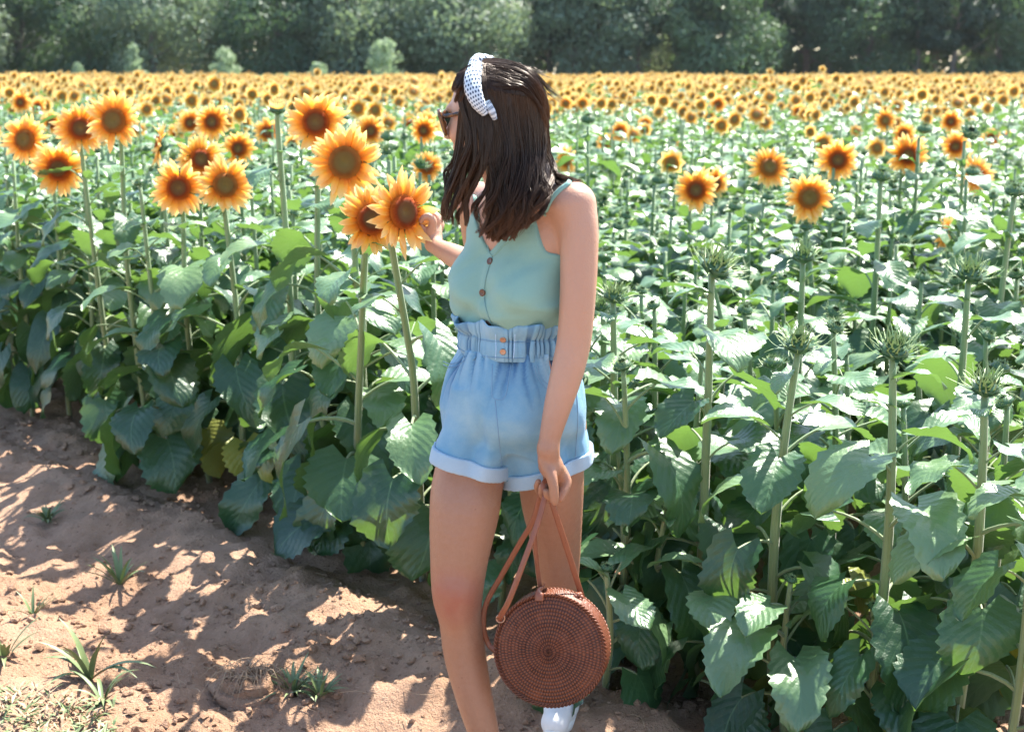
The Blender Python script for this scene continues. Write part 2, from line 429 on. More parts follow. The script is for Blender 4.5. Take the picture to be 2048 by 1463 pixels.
# straw litter
A = Acc()
for i in range(700):
    x = RNG.uniform(-2.6, 1.6); y = 2.8+RNG.random()**1.4*3.2
    if abs(x+.45) < .5 and y < 3.9: pass
    elif RNG.random() < .45: continue
    a = RNG.uniform(0, 6.3); L = RNG.uniform(.02, .09); z = gz(x, y)+.006
    p = np.array([[0, 0, 0], [L*.5, .1*L*RNG.normal(), .008*RNG.random()], [L, .2*L*RNG.normal(), .004]])
    v, f, u = tube(rotz(p, a)+[x, y, z], .0009, 4, 5); A.add(v, f, u)
o = link('dry_stalks', A.mesh('dry_stalks', [M_straw])); tag(o, 'thin dry stalks and roots littering the soil', 'litter', kind='stuff')
# ------------------------------------------------------------------ sunflower parts
LEAFKIND = {  # petiole len, start angle, end angle, blade len, width, blade pitch, droop, fold
 'low': (.14, 40, -15, .195, .185, -42, 50, .12),
 'mid': (.12, 48, 12, .170, .145, -10, 50, .20),
 'upper': (.08, 55, 30, .135, .100, 8, 48, .26),
 'top': (.03, 65, 45, .090, .048, 25, 55, .28)}
def leaf_arr(kind, seed, nu=18, nv=9, seg=6):
    r = np.random.default_rng(seed)
    lp, a0, a1, L, W, b0, dr, fold = LEAFKIND[kind]
    j = lambda s: 1+s*r.uniform(-1, 1)
    lp *= j(.25); L *= j(.2); W *= j(.18); a0 = rad(a0+r.uniform(-10, 10)); a1 = rad(a1+r.uniform(-12, 12))
    b0 = rad(b0+r.uniform(-22, 22)); dr = rad(dr*j(.5)); fold = fold*j(.8)
    tw = r.uniform(-.5, .5); sway = r.uniform(-.25, .25)
    # petiole
    m = 6 if seg > 4 else 3
    ang = np.linspace(a0, a1, m); st = lp/(m-1)
    pet = np.zeros((m, 3)); pet[1:, 0] = np.cumsum(np.cos(ang[:-1])*st); pet[1:, 2] = np.cumsum(np.sin(ang[:-1])*st)
    A = Acc()
    v, f, u = tube(pet, [.0052*L/.2, .0036*L/.2], seg, m, cap=False); A.add(v, f, u, 1)
    # blade
    us = np.linspace(0, 1, nu); vs_ = np.linspace(-1, 1, nv)
    pang = b0-dr*us; ds = L/(nu-1)
    cx = pet[-1, 0]+np.concatenate([[0], np.cumsum(np.cos(pang[:-1])*ds)]); cz = pet[-1, 2]+np.concatenate([[0], np.cumsum(np.sin(pang[:-1])*ds)])
    shape = (us+.035)**.5*(1.0001-us)**.72; shape = shape/shape.max()*(1+.0*us); shape[0] = .40
    U, Vv = np.meshgrid(us, vs_, indexing='ij')
    wid = (W/2*shape)[:, None]
    edge = np.abs(Vv)**3
    ser = 1+edge*np.where((np.arange(nu) % 2)[:, None] == 0, .075, -.06)*(nu > 10)
    lat = Vv*wid*ser
    back = -.26*L*np.abs(Vv)**1.3*(1-U)**3.0+.03*L*edge*np.sin(U*9+seed)
    rip = r.uniform(.004, .013)*np.sin(U*r.uniform(9, 15)+r.uniform(0, 6)+Vv*1.5)*np.abs(Vv)**1.5
    up = fold*np.abs(lat)*(1-.3*U)+rip*(L/.2)+.10*W*np.abs(Vv)**2*(-1 if r.random() < .6 else .6)*U
    tx, tz = np.cos(pang)[:, None], np.sin(pang)[:, None]
    px = cx[:, None]+back*tx-up*tz; pz = cz[:, None]+back*tz+up*tx
    py = lat+sway*L*U**2
    # twist about the petiole end
    c, s = np.cos(tw*U), np.sin(tw*U); y0 = py; z0 = pz-cz[:, None]
    py = y0*c-z0*s; pz = cz[:, None]+y0*s+z0*c
    Vt = np.stack([px, py, pz], -1).reshape(-1, 3)
    A.add(Vt, grid_faces(nu, nv), np.stack([U, (Vv+1)/2], -1).reshape(-1, 2), 0)
    return A
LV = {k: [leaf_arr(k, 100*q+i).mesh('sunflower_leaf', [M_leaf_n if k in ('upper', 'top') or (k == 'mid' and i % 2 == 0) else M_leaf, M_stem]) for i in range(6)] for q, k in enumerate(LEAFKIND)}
LVY = [leaf_arr('low', 900+i).mesh('sunflower_leaf_yellowed', [M_leaf_y, M_stem]) for i in range(2)]

def petals_arr(seed, n1=21, nu=6, nv=4, spread=1.0):
    r = np.random.default_rng(seed); A = Acc()
    for lay in range(2):
        n = n1 if lay == 0 else n1-2
        for k in range(n):
            th = 2*math.pi*(k+.5*lay)/n+r.normal()*.07
            L = (.315+.03*lay)*(1+r.normal()*.11); W = .112*(1+r.normal()*.14)
            r0 = .185
            us = np.linspace(0, 1, nu); vs_ = np.linspace(-1, 1, nv)
            U, Vv = np.meshgrid(us, vs_, indexing='ij')
            sh = np.sin(math.pi*np.clip(U*.86+.10, 0, 1))**.75; sh[-1] = .05
            curl = r.normal()*.10; lift = (.10 if lay == 0 else .02)+r.normal()*.045; bend = r.normal()*.10
            x = r0+L*U; y = Vv*W/2*sh+bend*L*U**2
            z = .015+L*U*lift+curl*U**2*L*1.6-.04*(1-Vv**2)*sh*.6-.03*lay
            if r.random() < .12: x = r0+L*U*.8; z = z+.16*U**2
            v = np.stack([x, y, z], -1).reshape(-1, 3)
            A.add(rotz(v, th), grid_faces(nu, nv), np.stack([U, (Vv+1)/2], -1).reshape(-1, 2))
    return A
PETV = [petals_arr(s).mesh('petals', [M_petal]) for s in range(5)]
def disc_arr(nr=9, nt=28):
    A = Acc(); us = np.linspace(0, 1, nr); th = np.linspace(0, 2*math.pi, nt, endpoint=False)
    U, T = np.meshgrid(us, th, indexing='ij')
    R = .22*U; z = .03+.05*np.sin(np.clip(U, 0, 1)*math.pi*.85)-.03*U**6
    A.add(np.stack([R*np.cos(T), R*np.sin(T), z], -1).reshape(-1, 3), grid_faces(nr, nt, True), np.stack([U, T/6.283], -1).reshape(-1, 2))
    # floret bumps near the rim
    r = np.random.default_rng(4)
    for k in range(90):
        t = r.uniform(0, 6.28); q = r.uniform(.155, .22); hh = .03+r.uniform(0, .025)
        v = IV*[.007, .007, .016]+[q*math.cos(t), q*math.sin(t), .055+hh*.6]
        A.add(v, IF, np.tile([min(1, q/.22), 0], (12, 1)))
    return A
M_discmesh = disc_arr().mesh('disc', [M_disc])
def calyx_arr():
    """green back of a flower: cup plus two whorls of pointed bracts"""
    A = Acc(); r = np.random.default_rng(8)
    us = np.linspace(0, 1, 6); th = np.linspace(0, 2*math.pi, 20, endpoint=False)
    U, T = np.meshgrid(us, th, indexing='ij')
    R = .03+.2*U**.6; z = -.13+.13*U**1.6
    A.add(np.stack([R*np.cos(T), R*np.sin(T), z], -1).reshape(-1, 3), grid_faces(6, 20, True)[:, ::-1])
    for lay in range(2):
        for k in range(15):
            t = 2*math.pi*(k+.5*lay)/15+r.normal()*.06; L = r.uniform(.13, .19)
            U, Vv = np.meshgrid(np.linspace(0, 1, 5), np.linspace(-1, 1, 3), indexing='ij')
            sh = (1-U)**.8*(U+.3)
            v = np.stack([.15+L*U, Vv*.05*sh, -.06+.05*U-.05*lay-.10*U**2*r.uniform(-.2, 1)], -1).reshape(-1, 3)
            A.add(rotz(v, t), grid_faces(5, 3))
    return A
M_calyx = calyx_arr().mesh('bracts', [M_bract])
def bud_arr(seed, wild=1.0, opening=False):
    """unopened head: green dome ringed by curling needle-like bracts, unit diameter about 1"""
    r = np.random.default_rng(seed); A = Acc()
    us = np.linspace(0, 1, 7); th = np.linspace(0, 2*math.pi, 20, endpoint=False)
    U, T = np.meshgrid(us, th, indexing='ij')
    R = .27*np.sin(U*math.pi*.9)**.8+.02*(1-U); z = -.20+.34*U
    A.add(np.stack([R*np.cos(T), R*np.sin(T), z], -1).reshape(-1, 3), grid_faces(7, 20, True)[:, ::-1], None, 0)
    for lay in range(4):
        n = 17
        for k in range(n):
            t = 2*math.pi*(k+.5*(lay % 2))/n+r.normal()*.08
            L = r.uniform(.30, .48)*wild*(1-.10*lay); a = rad(28+20*lay+r.normal()*12); bend = rad(r.uniform(-50, 60))*wild
            m = 7; ang = a+bend*np.linspace(0, 1, m)**1.5
            x = .255-.04*lay+np.concatenate([[0], np.cumsum(np.cos(ang[:-1])*L/(m-1))]); z = -.07+.045*lay+np.concatenate([[0], np.cumsum(np.sin(ang[:-1])*L/(m-1))])
            wd = np.interp(np.linspace(0, 1, m), [0, .25, .5, 1], [.050, .034, .014, .005])
            side = r.normal()*.12*np.linspace(0, 1, m)**2
            v = np.stack([np.stack([x, side-wd, z], -1), np.stack([x-.012, side, z-.004], -1), np.stack([x, side+wd, z], -1)], 1).reshape(-1, 3)
            A.add(rotz(v, t), grid_faces(m, 3), None, np.repeat([0, 0, 1, 1, 1, 1], 2))
    if opening:
        for k in range(26):
            t = 2*math.pi*k/26; U, Vv = np.meshgrid(np.linspace(0, 1, 4), np.linspace(-1, 1, 3), indexing='ij')
            v = np.stack([.22+.10*U, Vv*.04*(1-U*.7), .06+.24*U], -1).reshape(-1, 3)
            A.add(rotz(v, t), grid_faces(4, 3), np.stack([U*.5+.5, (Vv+1)/2], -1).reshape(-1, 2), 2)
    return A
BUDV = [bud_arr(s, 1.25).mesh('flower_bud', [M_bract, M_bract_l, M_petal]) for s in range(4)]
BUDT = [bud_arr(20+s, .55).mesh('flower_bud', [M_bract, M_bract_l, M_petal]) for s in range(3)]
BUDO = bud_arr(31, .6, True).mesh('flower_bud', [M_bract, M_bract_l, M_petal])

def stem_path(top, lean, seed):
    """local path from the ground to the top point (local coordinates)"""
    r = np.random.default_rng(seed)
    t = np.linspace(0, 1, 7)[:, None]
    p = np.asarray(top)[None]*t
    p[:, 0] += np.sin(t[:, 0]*math.pi)*r.normal()*.018; p[:, 1] += np.sin(t[:, 0]*math.pi)*r.normal()*.018
    return p
def foliage_arr(H, seed, n, nu, nv, seg, lo=.2):
    r = np.random.default_rng(seed); A = Acc(); az = r.uniform(0, 6.3)
    for k in range(n):
        q = (k+.5)/n; z = H*(lo+(.97-lo)*q)
        kind = 'low' if q < .40 else 'mid' if q < .72 else 'upper' if q < .90 else 'top'
        V, F, U, M = leaf_arr(kind, seed*57+k, nu, nv, seg).arrays()
        az += 2.4+r.normal()*.4
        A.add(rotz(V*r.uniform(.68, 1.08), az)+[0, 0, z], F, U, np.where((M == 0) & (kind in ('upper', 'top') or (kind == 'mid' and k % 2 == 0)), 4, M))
    return A
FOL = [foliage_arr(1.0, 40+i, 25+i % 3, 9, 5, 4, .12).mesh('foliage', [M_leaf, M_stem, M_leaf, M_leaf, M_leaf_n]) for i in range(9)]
FOLLOW = [foliage_arr(1.0, 70+i, 18, 6, 3, 3, .12) for i in range(6)]
_stemV, _stemF, _stemU = tube([[0, 0, 0], [.008, .004, .33], [-.006, .006, .66], [0, 0, 1]], [.013, .008], 6, 7)
M_stem_unit = mesh_np('stem', _stemV, _stemF, _stemU, [M_stem])
NPL = [0]
def plant(base, top, head, size, face, label, group, near, seed, nleaf=12, leaf_lo=.14, sname='sunflower', stem_r=.0125):
    """base, top world points; head 'bloom'/'bud'/'bud_small'/'open' ; size = head diameter (m); face = direction"""
    NPL[0] += 1
    r = np.random.default_rng(seed)
    root = empty(sname, tuple(base)); tag(root, label, 'sunflower', group)
    d = np.array(top)-np.array(base); H = d[2]
    fv = Vector(face).normalized(); q = fv.to_track_quat('Z', 'Y')
    if near:
        neck = d-np.array(fv)*size*(.12 if head == 'bloom' else .18)
        pth = stem_path(neck, 0, seed)
        if head == 'bloom' or head == 'open':
            pth[-2] = pth[-2]*.0+np.array(neck)-np.array(fv)*.02+np.array([0, 0, -.05]); pth[-2][:2] -= np.array(fv)[:2]*.015
        V, F, U = tube(pth, [stem_r, stem_r*.92, stem_r*.62], 9, 22)
        st = link('stem', mesh_np('stem', V, F, U, [M_stem]), root)
        az = r.uniform(0, 6.3)
        for k in range(nleaf):
            qq = (k+.5)/nleaf; zz = H*(leaf_lo+(.93-leaf_lo)*qq)
            kind = 'low' if qq < .45 else 'mid' if qq < .72 else 'upper' if qq < .90 else 'top'
            me = LV[kind][r.integers(6)]
            yl = qq < .14 and r.random() < .30
            if yl: me = LVY[r.integers(2)]
            lo = link('leaf', me, root)
            c = catmull(pth, 30); zi = np.argmin(abs(c[:, 2]-zz)); lo.location = tuple(c[zi])
            az += 2.4+r.normal()*.45
            s = r.uniform(.82, 1.18)*((1.06 if base[0] < -.1 else .94) if kind == 'low' else 1)*(.7 if yl else 1)
            lo.rotation_euler = (r.normal()*.12, r.normal()*.15, az); lo.scale = (s, s, s)
            if yl: lo['label'] = 'yellowed lower leaf'
    else:
        st = link('stem', M_stem_unit, root); st.scale = (1, 1, H*.97)
        st.rotation_euler = (0, 0, r.uniform(0, 6))
        fo = link('foliage', FOL[r.integers(len(FOL))], root); fo.rotation_euler = (0, 0, r.uniform(0, 6.28)); fo.scale = (1.05, 1.05, H*.94)
    if head == 'bloom':
        h = link('flower_head', PETV[r.integers(5)], root)
        a = link('disc', M_discmesh, h); b = link('bracts', M_calyx, h)
    elif head == 'open': h = link('flower_bud', BUDO, root)
    elif head == 'bud': h = link('flower_bud', BUDV[r.integers(4)], root)
    else: h = link('flower_bud', BUDT[r.integers(3)], root)
    h.location = tuple(d); h.rotation_mode = 'QUATERNION'
    h.rotation_quaternion = q @ Vector((0, 0, 1)).rotation_difference(Vector((0, 0, 1))) @ Matrix.Rotation(r.uniform(0, 6.28), 4, 'Z').to_quaternion()
    h.scale = (size, size, size)
    return root

def edgeD(px):
    k = (px-1024)/FPX*1.02
    return (ROW_O @ ROW_N)/(k*ROW_N[0]+ROW_N[1])
OCC = []      # occupied ground spots
F0 = (-.15, -1, .12)
# photographed blooms: px, py, diameter px, facing, label
BL = [
 (50, 280, 92, F0, 'large open sunflower at the far left edge of the field'),
 (118, 338, 104, (.1, -1, .1), 'open sunflower with a green leaf crossing its dark disc, low at far left'),
 (160, 257, 98, (.35, -1, .1), 'open sunflower half hidden behind another bloom, upper left'),
 (228, 242, 108, (-.1, -1, .2), 'tall open sunflower in front of its neighbour, upper left'),
 (42, 205, 44, F0, 'small open sunflower above the large one at the far left edge'),
 (75, 214, 36, F0, 'small round sunflower just behind the far left pair'),
 (103, 246, 44, F0, 'small dark-centred sunflower between the big blooms at far left'),
 (358, 376, 104, (.05, -1, .12), 'open sunflower with olive centre, lowest of the left trio'),
 (400, 318, 92, (.6, -1, .1), 'open sunflower turned sideways behind the left trio'),
 (450, 370, 106, (.35, -1, .12), 'open sunflower with ragged twisted petals, right one of the left trio'),
 (478, 297, 66, F0, 'mid-sized open sunflower above the left trio'),
 (425, 244, 70, F0, 'round open sunflower with pale petals above the left trio'),
 (381, 246, 54, F0, 'small sunflower next to the round pale-petalled bloom'),
 (357, 268, 46, (.3, -1, 0), 'small dark sunflower just below the pale-petalled bloom'),
 (318, 290, 86, (-1, -.25, .25), 'sunflower seen from the side with its green back showing'),
 (535, 264, 54, (.2, -1, .1), 'small open sunflower beside the tall half-open bud'),
 (632, 245, 118, (.05, -1, .15), 'tall open sunflower with a bite in its disc, above the largest bloom'),
 (690, 325, 142, (-.02, -1, .12), 'largest open sunflower with flat dark round disc, left of the woman'),
 (741, 262, 60, (.2, -1, .1), 'small dark sunflower behind the largest bloom'),
 (771, 241, 34, F0, 'tiny round sunflower upper right of the largest bloom'),
 (822, 250, 40, (.5, -1, .2), 'small drooping sunflower left of the sunglasses'),
 (722, 205, 24, F0, 'tiny sunflower in the distant band above the largest bloom'),
 (290, 205, 26, F0, 'tiny sunflower high over the tall upper left bloom'),
 (1132, 320, 54, (.8, -1, .1), 'small sunflower half hidden behind the tip of the woman\'s hair'),
 (1212, 285, 38, F0, 'lower one of two small sunflowers touching, right of the hair'),
 (1240, 264, 42, F0, 'upper one of two small sunflowers touching, right of the hair'),
 (1290, 247, 30, F0, 'tiny sunflower just right of the touching pair'),
 (1370, 289, 34, F0, 'tiny lone sunflower in the leafy right field'),
 (1462, 285, 32, (.5, -1, 0), 'tiny lone sunflower with olive centre in the leafy right field'),
 (1350, 330, 40, (.6, -1, .2), 'small drooping sunflower above the mid-right bloom'),
 (1392, 380, 84, (-.1, -1, .1), 'mid-right sunflower overlapping a second bloom behind its right edge'),
 (1430, 366, 60, (.5, -1, .1), 'sunflower mostly hidden behind the mid-right bloom'),
 (1538, 335, 80, (.1, -1, .35), 'pale open sunflower with a bud crossing its disc'),
 (1618, 395, 94, (0, -1, .1), 'large round sunflower with olive centre, lowest open one at right'),
 (1676, 320, 80, (-.2, -1, .1), 'round sunflower upper right of the lowest open one'),
 (1770, 241, 46, (.2, -1, .1), 'sunflower with wide brown disc near the distant band at right'),
 (1815, 311, 80, (0, -1, .1), 'sunflower crossed by a pale leaf beside a tall bare stem at right'),
 (1808, 268, 44, (-.4, -1, .3), 'half-open sunflower above the leaf-crossed bloom'),
 (1902, 243, 44, (-.3, -1, .1), 'oval sunflower near the distant band, upper right'),
 (1912, 293, 56, (-.5, -1, .1), 'sunflower half hidden behind a stem, upper right'),
 (1952, 350, 78, (.3, -1, .3), 'open sunflower behind a bud near the right edge'),
 (1888, 468, 74, (.8, -.5, -.1), 'sunflower facing right with dark green back, nodding at right'),
 (1983, 276, 38, F0, 'small sunflower upper right, left one of a pair'),
 (2014, 276, 34, F0, 'small sunflower upper right, right one of a pair'),
 (1436, 208, 32, F0, 'small sunflower in the distant band right of centre'),
 (1098, 204, 26, F0, 'left one of three small sunflowers at the back of the hair'),
 (1132, 207, 28, F0, 'middle one of three small sunflowers at the back of the hair'),
 (1165, 207, 28, (.2, -1, 0), 'right one of three small sunflowers at the back of the hair'),
 (1598, 224, 34, F0, 'small sunflower near the distant band above the right blooms'),
]
k = 0
for px, py, dia, fc, lab in BL:
    D = max(.19*FPX/dia, edgeD(px)-.25)
    D = min(D, 16)
    top = P(px, py, D); size = dia*PD(px, py, D)/FPX
    base = [top[0]+.02*math.sin(k*3.1), max(top[1], edgeD(px)+.02)+.02+.03*math.cos(k), 0]
    base[2] = gz(base[0], base[1])-.01
    plant(base, top, 'bloom', size*1.04, fc, lab, 'open sunflowers in the field', D < 5.6, 1000+k, 16, .14)
    OCC.append((base[0], base[1])); k += 1
# the two blooms the woman touches
for px, py, D, dia, fc, lab, bx in [
   (742, 440, 3.52, 132, (.42, -1, .28), 'open sunflower tucked behind the held bloom, left of the hand', 700),
   (806, 424, 3.41, 150, (.85, -1, .12), 'open sunflower held at its right edge by the woman\'s fingers', 838)]:
    top = P(px, py, D); size = dia*PD(px, py, D)/FPX; x0 = P(bx, 600, edgeD(bx)+.03)
    b0 = [x0[0], x0[1], gz(x0[0], x0[1])-.01]
    plant(b0, top, 'bloom', size*1.05, fc, lab, 'open sunflowers in the field', True, 1200+px, 14, .14)
    OCC.append((b0[0], b0[1]))
# photographed buds: px, py, dia px, D or None, kind, lean direction, label
BU = [
 (1432, 535, 92, 3.42, 'bud', (.45, -.3, 1), 'biggest spiky green bud, tilted, on a thick pale stem right of the arm'),
 (1228, 592, 66, 3.75, 'bud', (.1, -.2, 1), 'spiky green bud just right of the bare upper arm'),
 (1205, 612, 50, 4.0, 'bud', (-.2, -.2, 1), 'small spiky bud half hidden by the bare arm'),
 (1607, 512, 68, 4.2, 'bud', (0, -.2, 1), 'spiky green bud upper middle of the right side'),
 (1940, 548, 80, 3.8, 'bud', (.1, -.2, 1), 'spiky green bud high near the right edge'),
 (1597, 690, 84, 3.22, 'bud', (0, -.2, 1), 'spiky pale bud in the front row between two taller stems'),
 (1789, 700, 90, 3.06, 'bud', (.05, -.3, 1), 'spiky pale bud second from the right edge in the front row'),
 (1972, 775, 84, 2.90, 'bud', (0, -.2, 1), 'lowest spiky bud, in the front row at the right edge'),
 (555, 218, 58, 4.75, 'open', (.05, -.25, 1), 'half-open bud showing yellow petal tips on a tall stem, left of the tall blooms'),
 (776, 272, 36, 6.8, 'bud_small', (0, -.2, 1), 'small green bud on a thin bare stem beside the largest bloom'),
 (1176, 237, 36, 7.2, 'bud_small', (0, -.3, 1), 'small green bud on a tall stem right of the hair'),
 (1763, 350, 46, 5.0, 'bud_small', (0, -.3, 1), 'dark green bud on a tall pale stem, right side'),
 (1849, 257, 36, 6.4, 'bud_small', (0, -.3, 1), 'green bud rising on a long stem beside the leaf-crossed bloom'),
 (1941, 263, 38, 6.2, 'bud_small', (0, -.9, .6), 'round green bud facing the viewer, upper right'),
 (1945, 342, 34, 5.7, 'bud_small', (0, -.3, 1), 'green bud in front of the bloom near the right edge'),
 (2030, 380, 48, 4.7, 'bud_small', (0, -.3, 1), 'green bud cut by the right edge of the view'),
 (1318, 358, 36, 6.4, 'bud_small', (0, -.3, 1), 'small bud on a bare stem left of the mid-right bloom'),
 (1537, 392, 32, 6.2, 'bud_small', (0, -.3, 1), 'small bud under the pale open sunflower'),
 (1470, 412, 34, 6.0, 'bud_small', (0, -.3, 1), 'small dark bud between the mid-right and the lowest open blooms'),
 (1612, 452, 30, 5.5, 'bud_small', (0, -.3, 1), 'small bud directly below the lowest open bloom'),
 (690, 234, 26, 8.5, 'bud_small', (0, -.3, 1), 'tiny green bud just right of the tall open sunflower'),
]
for i, (px, py, dia, D, kd, fc, lab) in enumerate(BU):
    top = P(px, py, D); size = dia*PD(px, py, D)/FPX
    D2 = max(top[1], edgeD(px)+.01)
    base = [top[0]-.02*(px > 1300), D2+.01, 0]
    base[2] = gz(base[0], base[1])-.01
    plant(base, top, kd, size*(1.15 if kd == 'bud' else 1.0 if kd == 'open' else 1.5), fc, lab, 'budding sunflowers in the field', D < 5.6, 1500+i, 15 if px > 1100 else 13, .14, stem_r=.0135)
    OCC.append((base[0], base[1]))
LM = [(50, 280, 'large bloom at the far left edge'), (118, 338, 'bloom crossed by a green leaf'), (228, 242, 'tall bloom upper left'),
 (358, 376, 'lowest bloom of the left trio'), (450, 370, 'ragged bloom of the left trio'), (425, 243, 'round pale-petalled bloom'), (555, 218, 'tall half-open bud'),
 (690, 325, 'largest bloom'), (806, 424, 'bloom held by the woman'), (632, 245, 'tall bloom above the largest one'), (1228, 592, 'spiky bud beside the bare upper arm'),
 (1432, 535, 'biggest spiky tilted bud'), (1607, 512, 'spiky bud upper middle right'), (1940, 548, 'spiky bud high near the right edge'), (1597, 690, 'spiky pale bud between two taller stems'),
 (1789, 700, 'spiky bud second from the right edge'), (1972, 775, 'lowest spiky bud at the right edge'), (1392, 380, 'mid-right double bloom'), (1618, 395, 'lowest round bloom at right'),
 (1676, 320, 'round bloom above the lowest right one'), (1815, 311, 'leaf-crossed bloom at right'), (1888, 468, 'nodding sideways bloom'), (1763, 350, 'dark bud on a tall pale stem'),
 (1240, 264, 'touching pair of small blooms'), (1370, 289, 'tiny lone bloom in the leafy right field'), (1985, 276, 'small pair of blooms upper right'), (1176, 237, 'small bud right of the hair'), (1470, 412, 'small dark bud at mid-right'), (1538, 335, 'pale bloom crossed by a bud')]
ORD = ['nearest', 'second', 'third', 'fourth', 'fifth', 'sixth', 'seventh', 'eighth', 'ninth', 'tenth', 'eleventh', 'twelfth', 'thirteenth', 'fourteenth', 'fifteenth']
PEND = []
def proj(p):
    d = np.array(p)-[0, 0, CAM_H]; z = d[1]*_c-d[2]*_s; return 1024+FPX*d[0]/z, 731.5-FPX*(d[1]*_s+d[2]*_c)/z
def relabel():
    bk = {}
    for o, top, kind in PEND:
        x, y = proj(top)
        if x < -80 or x > 2130 or y > 1500: o['label'] = o['label']; continue
        k = min(range(len(LM)), key=lambda q: math.hypot(LM[q][0]-x, (LM[q][1]-y)*1.6)); dx = x-LM[k][0]; dy = y-LM[k][1]
        rel = ('right of' if dx > 0 else 'left of') if abs(dx) > abs(dy)*.9 else ('behind' if dy < 0 else 'in front of')
        bk.setdefault((kind, rel, k), []).append((math.hypot(dx, dy), o))
    for (kind, rel, k), L in bk.items():
        for i, (_, o) in enumerate(sorted(L, key=lambda t: t[0])):
            if i < len(ORD): o['label'] = '%s %s %s the %s' % (ORD[i], kind, rel, LM[k][2])
for i, (px, Y_, Hs, lab) in enumerate([
 (1235, 3.62, .62, 'short plant with big dark leaves right behind the bag\'s right edge'), (1335, 3.42, .50, 'short plant with big dark heart-shaped leaves lower right of the bag'),
 (1450, 3.28, .46, 'short dark-leaved plant at the foot of the biggest spiky bud'), (1590, 3.12, .42, 'short dark-leaved plant at the bottom between two thick stems'),
 (1215, 3.30, .34, 'lowest leafy plant beside the bag at the bottom edge'), (1760, 3.04, .40, 'short dark-leaved plant at the bottom right near the second bud from the edge'),
 (560, 4.78, .42, 'short dark-leaved plant at the field edge left of the knee'), (730, 4.42, .48, 'short dark-leaved plant at the field edge just left of the thigh'), (330, 5.35, .40, 'short dark-leaved plant at the field edge far left')]):
    b0 = P(px, 1000, Y_); z0 = gz(b0[0], Y_)-.01
    plant((b0[0], Y_, z0), (b0[0], Y_, z0+Hs), 'bud_small', .05, (.1, -.3, 1), lab, 'short leafy plants along the field edge', True, 2100+i, 10, .12, stem_r=.010)
    OCC.append((b0[0], Y_))
OCCA = np.array(OCC)
# ---- the rest of the field in rows
pts = []
for kr in range(0, 170):
    dn = .02+kr*(.40 if kr < 14 else .62)
    if kr >= 14: dn = .02+14*.40+(kr-14)*.62
    for t in np.arange(-110, 70, .235):
        x = ROW_O[0]+ROW_D[0]*t+ROW_N[0]*dn; y = ROW_O[1]+ROW_D[1]*t+ROW_N[1]*dn
        if y < 2.4 or y > 92: continue
        if abs(x) > .40*y+.9: continue
        pts.append((x, y))
pts = np.array(pts); pts += RNG.normal(size=pts.shape)*.045
Dd = pts[:, 1]
keep = np.ones(len(pts), bool)
for (ox, oy) in OCC[:-9]:
    keep &= np.hypot(pts[:, 0]-ox, pts[:, 1]-oy) > (.14 if oy < 6 else .2)
keep &= ~((pts[:, 0] > -.45) & (pts[:, 0] < .32) & (pts[:, 1] < 3.42))       # where the woman stands
keep &= pts[:, 1] > 2.62
keep &= (Dd < 30) | (RNG.random(len(pts)) < .62)
pts = pts[keep]
pts = pts[np.argsort(pts[:, 1])]
def Hfield(x, y):
    side = np.clip((x/y+.02)/.12, 0, 1)*np.clip(1-(y-9)/9, 0, 1)
    return 1.20-.17*side+.10*(vnoise(x*1.7, y*1.7, 5)-.5)*2
HH = Hfield(pts[:, 0], pts[:, 1])
inview = abs(pts[:, 0]) < .385*pts[:, 1]+.12
order = np.where(inview)[0]
NIND = 300-NPL[0]
ind = set(order[:NIND].tolist())
Dind = pts[order[NIND-1], 1]
CLEAR = [(q[0], q[1], q[2], min(16, max(.19*FPX/q[2], edgeD(q[0])-.25))) for q in BL]+[(q[0], q[1], q[2]*1.2, q[3]) for q in BU]
for i in range(len(pts)):
    x, y = pts[i]
    if y > Dind+.01: break
    if i not in ind and (y > 6 or not -200 < proj((x, y, 1.0))[0] < 2250): continue
    H = HH[i]*random.uniform(.90, 1.08)
    z0 = gz(x, y)-.01; near = y < 5.4
    left = x/y < 0
    pb = .0 if y < 6.3 else (.14 if y < 8.5 else .24)
    bloom = RNG.random() < pb
    if not left and (y < 8.5 or RNG.random() < .4): bloom = False
    if near:
        if not left: H *= .86
    pxf, pyf = proj((x, y, z0+H)); cap = 0
    for bx_, by_, dd_, bd_ in CLEAR:
        if y < bd_-.15 and abs(pxf-bx_) < dd_*.42+.10*FPX/y and pyf < by_+dd_*.5: cap = max(cap, by_+dd_*.55)
    if cap:
        H = max(H*.62, min(H, float(P(pxf, cap, y)[2])-z0)); bloom = False
    top = (x+random.gauss(0, .02), y+random.gauss(0, .02), z0+H+(.10 if bloom else .0))
    if bloom:
        lab = 'small open sunflower sprinkled in the middle distance %s of the woman' % ('left' if left else 'right')
        o_ = plant((x, y, z0), top, 'bloom', random.uniform(.12, .17), (-.15+random.gauss(0, .25), -1, .15+random.gauss(0, .12)), lab, 'middle distance blooms %s' % ('left' if left else 'right'), False, 3000+i)
        PEND.append((o_, top, 'small open sunflower'))
    else:
        zone = 'front rows' if near else 'thick middle rows'
        lab = 'leafy unopened sunflower plant in the %s %s of the woman' % (zone, 'left' if left else 'right')
        o_ = plant((x, y, z0), top, 'bud_small' if random.random() < .75 or near else 'bud', random.uniform(.065, .105), (random.gauss(0, .3), -.4+random.gauss(0, .3), 1), lab, 'unopened plants, %s, %s side' % (zone, 'left' if left else 'right'), near, 3000+i, 20 if left else 14, .10 if left else .14, stem_r=.011)
        PEND.append((o_, top, 'leafy unopened plant'))
relabel()
print('individual plants', NPL[0], 'up to', Dind)
